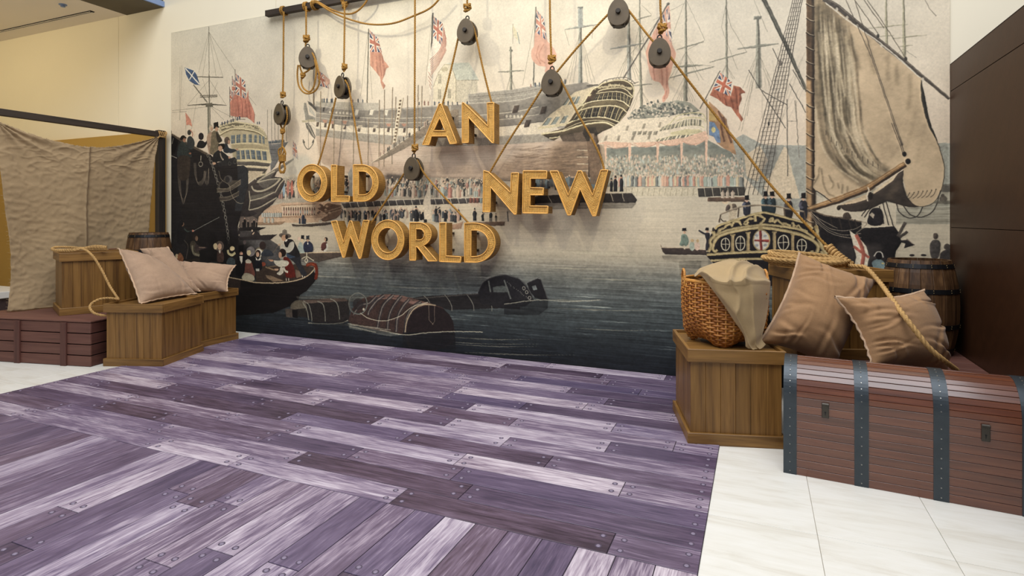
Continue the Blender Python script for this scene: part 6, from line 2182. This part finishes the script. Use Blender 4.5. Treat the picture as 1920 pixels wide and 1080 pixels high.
mb.build('whipping', ROPEL, long_rope)

# ------------------------------------------------------------------ rope hank on the left box
zt = .463 + .665
q = lambda x, y, z: VC + ray(x, y) * ((z - CAM_H) / ray(x, y).z)
mb = MB()
for k in range(4):
    dy = k * .9
    z = zt + .012 + .018 * (k // 2)
    rope_mesh(mb, [dp(200, 463 + dy * .6, 6.35), dp(180, 461 + dy, 6.33), dp(158, 465 + dy * .3, 6.3), dp(135, 470.5 - dy, 6.25), dp(108, 470 - dy * .5, 6.28), dp(97.5, 467 - dy * .3, 6.36), dp(108, 463.5 - dy * .2, 6.45), dp(135, 463.5 + dy * .2, 6.45), dp(165, 468 - dy, 6.38), dp(200, 468 - dy * .5, 6.4)], .0125)
rope_mesh(mb, [dp(150, 466, 6.3), dp(159, 468, 6.24), dp(168, 474, 6.16), dp(179, 487, 6.14), dp(192, 509, 6.14), dp(205, 535, 6.14), dp(216, 552, 6.10), dp(222, 561, 6.02), dp(216, 560, 6.0), dp(200, 559, 6.0), dp(184, 562, 5.96), dp(172, 569, 5.92), dp(168.5, 577, 5.88), dp(175, 586, 5.86), dp(187, 590.5, 5.86), dp(199, 592, 5.9)], .0130)
hank = tag(mb.build('rope_hank', ROPEL), 'tan rope hank on the raised left box with a loop hanging to the front box', 'rope')
mb = MB()
tube(mb, [dp(204, 467.2, 6.42), dp(219, 466.3, 6.5)], .006, 8)
mb.build('stained_end', paint('tarred_end', srgb(98, 56, 36), .7), hank)
mb = MB()
tube(mb, [dp(219, 466.3, 6.5), dp(222.5, 466, 6.51)], [.008, .008], 8)
mb.build('whipped_tip', LINEN, hank)
# ------------------------------------------------------------------ burlap sacks
def sack(label, corners, T, m, name='burlap_sack', pinch=.12, back=.7, seed=0, n=64, seams=('left',), sag=0.0, group='stuffed burlap sacks', wr=.010, full=.5):
    TL, TR, BR, BL = [Vector(c) for c in corners]
    ctr = (TL + TR + BR + BL) / 4
    base = min(TL.z, TR.z, BR.z, BL.z)
    nrm = ((TR - TL) + (BR - BL)).cross((BL - TL) + (BR - TR)).normalized()
    if nrm.dot(VC - ctr) < 0:
        nrm = -nrm
    root = thing(name, label, 'sack', (ctr.x, ctr.y, base), 0, group)
    org = Vector((ctr.x, ctr.y, base))

    def pos(u, v, side):
        uu = u * (1 - pinch * (1 - v * v) * abs(u))
        vv = v * (1 - pinch * (1 - u * u) * abs(v))
        a, b_ = (uu + 1) / 2, (vv + 1) / 2
        p = TL * (1 - a) * (1 - b_) + TR * a * (1 - b_) + BR * a * b_ + BL * (1 - a) * b_
        e = (1 - u * u) * (1 - v * v)
        fu, fv = max(0, 1 - abs(u) ** 2.6), max(0, 1 - abs(v) ** 2.6)
        t_ = T * (fu * fv) ** full * (1 - .45 * (u * v) ** 4)
        # gathers that run in from the stitched edges
        s = seed * 3.1
        g = .6 * mnoise.noise(Vector((u * 1.5 + s, v * 1.5, s + side * 5)))
        for (edge, c_, sl, ln, wd, am) in gathers[side]:
            a_, b_ = ((1 + u, v) if edge == 0 else (1 - u, v) if edge == 1 else (1 + v, u) if edge == 2 else (1 - v, u))
            q_ = (b_ - c_ - sl * a_ - .05 * math.sin(a_ * 6 + c_ * 9)) / wd
            if abs(q_) < 3:
                g += am * (-math.exp(-q_ * q_) + .6 * math.exp(-(q_ - 1.5) ** 2)) * math.exp(-(a_ / ln) ** 2)
        t_ += wr * g * min(1, e * 7)
        t_ = max(t_, 0)
        p = p + nrm * (t_ if side > 0 else -t_ * back)
        p.z -= sag * e
        return p - org
    rq = random.Random(seed * 7 + 1)
    gathers = {1: [], -1: []}
    for side in (1, -1):
        for edge, cnt in ((0, 8), (1, 3), (2, 4), (3, 3)):
            for k in range(cnt):
                gathers[side].append((edge, -.85 + 1.7 * (k + rq.random()) / cnt, rq.uniform(-.35, .35), rq.uniform(.25, .75), rq.uniform(.035, .075), rq.uniform(.5, 1.5)))
    mb = MB()
    for side in (1, -1):
        off = len(mb.v)
        for j in range(n + 1):
            for i in range(n + 1):
                u, v = math.sin((i / n - .5) * math.pi), math.sin((j / n - .5) * math.pi)
                u = .35 * u + .65 * (2 * i / n - 1)
                v = .35 * v + .65 * (2 * j / n - 1)
                mb.v.append(tuple(pos(u, v, side)))
        f = grid_faces(n + 1, n + 1, off)
        mb.f += f if side < 0 else [q_[::-1] for q_ in f]
    body = mb.build('burlap_body', m, root, True)
    ed = {'left': [(-1, -1 + 2 * k / 30) for k in range(31)], 'right': [(1, -1 + 2 * k / 30) for k in range(31)], 'top': [(-1 + 2 * k / 30, -1) for k in range(31)], 'bottom': [(-1 + 2 * k / 30, 1) for k in range(31)]}
    rg = random.Random(seed)
    for s in seams:
        mb = MB()
        P = [pos(u, v, 1) for u, v in ed[s]]
        c0 = sum(P, Vector()) / len(P)
        outw = (c0 + org - ctr).normalized()
        vs = []
        for k, p in enumerate(P):
            w = nrm * (.006 * math.sin(k * 1.7) + rg.uniform(-.002, .002))
            vs += [p - outw * .006 + nrm * .006, p + outw * .012 + w + nrm * .007, p + outw * .012 + w - nrm * .002, p - outw * .006 - nrm * .006]
        fs = []
        for k in range(len(P) - 1):
            for q_ in range(4):
                fs.append((k * 4 + q_, k * 4 + (q_ + 1) % 4, (k + 1) * 4 + (q_ + 1) % 4, (k + 1) * 4 + q_))
        mb.add(vs, fs)
        mb.build('stitched_seam', SEAM, root, True)
    return root


sack('pinkish burlap pillow in front, leaning above the front left box', [dp(223, 466, 6.36), dp(281, 488, 6.62), dp(368, 550, 6.64), dp(263, 569, 5.93)], .135, SACKP, seed=1, seams=('left', 'bottom'), pinch=.06)
sack('pinkish burlap pillow in the middle, squeezed between two other burlap pillows', [dp(262, 466, 6.80), dp(313, 463, 7.02), dp(375, 547, 6.86), dp(322, 552, 6.66)], .12, SACKP, seed=2, seams=('right',), pinch=.05)
sack('pinkish burlap sack lying on the box against the mural', [dp(322, 488, 7.28), dp(442, 497, 7.12), dp(426, 547, 6.90), dp(335, 550, 6.86)], .125, SACKP, seed=3, seams=('right',), pinch=.13)
s1 = sack('large brown burlap sack leaning upright against the high box', [dp(1500, 474, 4.19), dp(1645, 524, 4.05), dp(1562, 700, 3.87), dp(1424, 643, 3.95)], .235, SACKB, seed=4, seams=('left',), pinch=.13, back=.12, wr=.020, full=.5)
s2 = sack('brown burlap sack slumped on the chest with a tied corner, under the rope tail', [dp(1566, 558, 3.72), dp(1733, 545, 4.02), dp(1778, 706, 3.72), dp(1636, 688, 3.56)], .20, SACKB, seed=9, seams=('left', 'top'), pinch=.15, back=.2, wr=.022, full=.5)
mb = MB()
p = dp(1640, 686, 3.44) - s2.location
for dx, dz in ((.03, -.02), (.05, -.005), (.015, -.03), (.035, .004)):
    tube(mb, spline([p, p + Vector((dx * .5, -.012, dz * .3)), p + Vector((dx, -.008, dz))], .006), .0045, 6)
mb.build('tied_corner', SEAM, s2, True)

# ------------------------------------------------------------------ wicker basket with linen
def rattan(name, d, m_, l):
    t = NT(name)
    v = t.coords((1, 1, 1))
    n = t.noise(t.coords((8, 8, 60)), 1.6, 4, .6)
    n2 = t.noise(v, 14, 3)
    f = t.math('ADD', t.math('MULTIPLY', n, .6), t.math('MULTIPLY', n2, .4))
    return t.out(t.ramp(f, [(.34, d), (.52, m_), (.70, l)]), .42, Specular_IOR_Level=.45)


RAT = rattan('brown_rattan', srgb(112, 62, 22), srgb(166, 104, 44), srgb(206, 150, 78))
RATL = rattan('light_rattan', srgb(150, 94, 36), srgb(192, 134, 62), srgb(222, 172, 96))
BZ = BH - .022
basket = thing('wicker_basket', 'round brown wicker basket on the box by the chest, pale linen spilling out', 'basket', (-.225, 4.44, BZ), 0)
BH_ = .445


def brad(z, th):
    k = z / BH_
    r = np.interp(k, [0, .06, .2, .5, .85, 1], [.185, .215, .250, .288, .292, .280])
    p = 2 + 2.6 * (1 - min(1, k / .45)) ** 1.5
    c, s = abs(math.cos(th - R(45))), abs(math.sin(th - R(45)))
    return r * (1.0 / (c ** p + s ** p) ** (1 / p)) * (1 - .05 * (p - 2) / 2.6)


def bfoot(z, th):
    return .045 * (1 - abs(math.cos(2 * (th))) ** 2) * max(0, 1 - z / .16)


NS = 34
mb = MB()
nrow = 27
for row in range(nrow):
    z = .010 + (BH_ - .02) * row / (nrow - 1)
    M = NS * 5
    h, th_ = .0078, .0042
    vs = []
    for i in range(M):
        a = math.tau * i / M
        off = .0058 * math.cos(a * NS / 2 + (row % 2) * math.pi)
        r_ = brad(z, a) + off
        zc = z + bfoot(z, a)
        for dr, dz in ((th_, 0), (th_ * .6, h), (-th_, h * .7), (-th_, -h * .7), (th_ * .6, -h)):
            vs.append(((r_ + dr) * math.cos(a), (r_ + dr) * math.sin(a), zc + dz))
    fs = []
    for i in range(M):
        for k in range(5):
            fs.append((i * 5 + k, ((i + 1) % M) * 5 + k, ((i + 1) % M) * 5 + (k + 1) % 5, i * 5 + (k + 1) % 5))
    mb.add(vs, fs)
o = mb.build('weave', RAT, basket, True)
o['kind'] = 'stuff'
mb = MB()
for k in range(NS):
    a = math.tau * k / NS
    P = []
    for j in range(14):
        z = BH_ * j / 13
        r_ = brad(z, a) + .001
        P.append(Vector((r_ * math.cos(a), r_ * math.sin(a), z + bfoot(z, a))))
    tube(mb, P, .0075, 5)
o = mb.build('stake', RATL, basket, True)
o['kind'] = 'stuff'
mb = MB()
tube(mb, [Vector((0, 0, .03)), Vector((0, 0, .036))], .17, 24)
mb.build('basket_bottom', RAT, basket)
mb = MB()
ring = [Vector((brad(BH_, a) * math.cos(a), brad(BH_, a) * math.sin(a), BH_ + .004)) for a in [math.tau * i / 60 for i in range(61)]]
tube(mb, ring, .013, 10, 4, .03, False)
mb.build('rim', RATL, basket)
for a0 in (R(195), R(15)):
    c = Vector((.283 * math.cos(a0), .283 * math.sin(a0), BH_ - .01))
    tg = Vector((-math.sin(a0), math.cos(a0), 0))
    mb = MB()
    arcp = [c + tg * (.062 * math.cos(t_)) + Vector((0, 0, .085 * math.sin(t_) - (.03 if k in (0, 16) else 0))) for k, t_ in enumerate([math.pi * i / 16 for i in range(17)])]
    tube(mb, arcp, .0095, 10, 3, .022)
    mb.build('handle', RATL, basket)

rows = [
    [(1306, 517, 4.32), (1340, 507, 4.42), (1375, 500, 4.44), (1410, 506, 4.42), (1436, 522, 4.34)],
    [(1303, 516, 4.20), (1335, 501, 4.22), (1383, 491, 4.22), (1415, 501, 4.22), (1442, 521, 4.20)],
    [(1303, 519, 4.06), (1328, 511, 4.02), (1370, 507, 4.00), (1408, 514, 3.98), (1443, 526, 4.08)],
    [(1316, 519, 3.94), (1338, 524, 3.85), (1372, 529, 3.82), (1414, 527, 3.88), (1445, 530, 4.04)],
    [(1334, 541, 3.865), (1350, 548, 3.82), (1385, 552, 3.80), (1418, 548, 3.85), (1444, 546, 4.02)],
    [(1357, 572, 3.845), (1372, 579, 3.80), (1395, 584, 3.79), (1420, 580, 3.85), (1441, 574, 3.99)],
    [(1377, 602, 3.835), (1390, 609, 3.80), (1405, 611, 3.80), (1422, 606, 3.84), (1437, 598, 3.93)],
    [(1392, 624, 3.83), (1400, 630, 3.81), (1411, 634, 3.80), (1422, 628, 3.83), (1432, 618, 3.88)],
    [(1397, 638, 3.83), (1403, 645, 3.815), (1411, 648, 3.815), (1421, 644, 3.83), (1429, 636, 3.86)],
    [(1398, 650, 3.83), (1407, 656, 3.815), (1417, 657, 3.815), (1429, 653, 3.83), (1436, 646, 3.86)]]
g = patch([[dp(*q_) for q_ in r_] for r_ in rows], 60, 110)
mb = MB()
for j, row in enumerate(g):
    for i, p in enumerate(row):
        v = j / 109
        u = i / 59
        wv = mnoise.noise(Vector((u * 2.4, v * 3.2, 2.5)))
        wv2 = mnoise.noise(Vector((u * 2.0 + 4, v * 6, 9.5)))
        if v < .36:
            d = .034 * (1 - abs(math.sin(v * 17 + u * 4 + 4 * wv))) ** 2 + .035 * mnoise.noise(Vector((u * 4, v * 9, 1))) + .015
        else:
            d = .020 * (1 - abs(math.sin(u * 7 + 2.5 * wv + 1.5 * v))) ** 2.5 + .010 * wv2
        w = 1.1 * min(1, 8 * min(u, 1 - u) + .3)
        p = p + Vector((-.1, -.75, .65 if v < .36 else .1)) * d * w
        mb.v.append((p.x, p.y, max(p.z, BH + .006)))
mb.f = [f[::-1] for f in grid_faces(60, 110)]
cl = mb.build('linen_cloth', LINEN, smooth=True)
tag(cl, 'pale linen cloth heaped in the wicker basket and hanging over its front', 'cloth')
md = cl.modifiers.new('thickness', 'SOLIDIFY')
md.thickness = .004
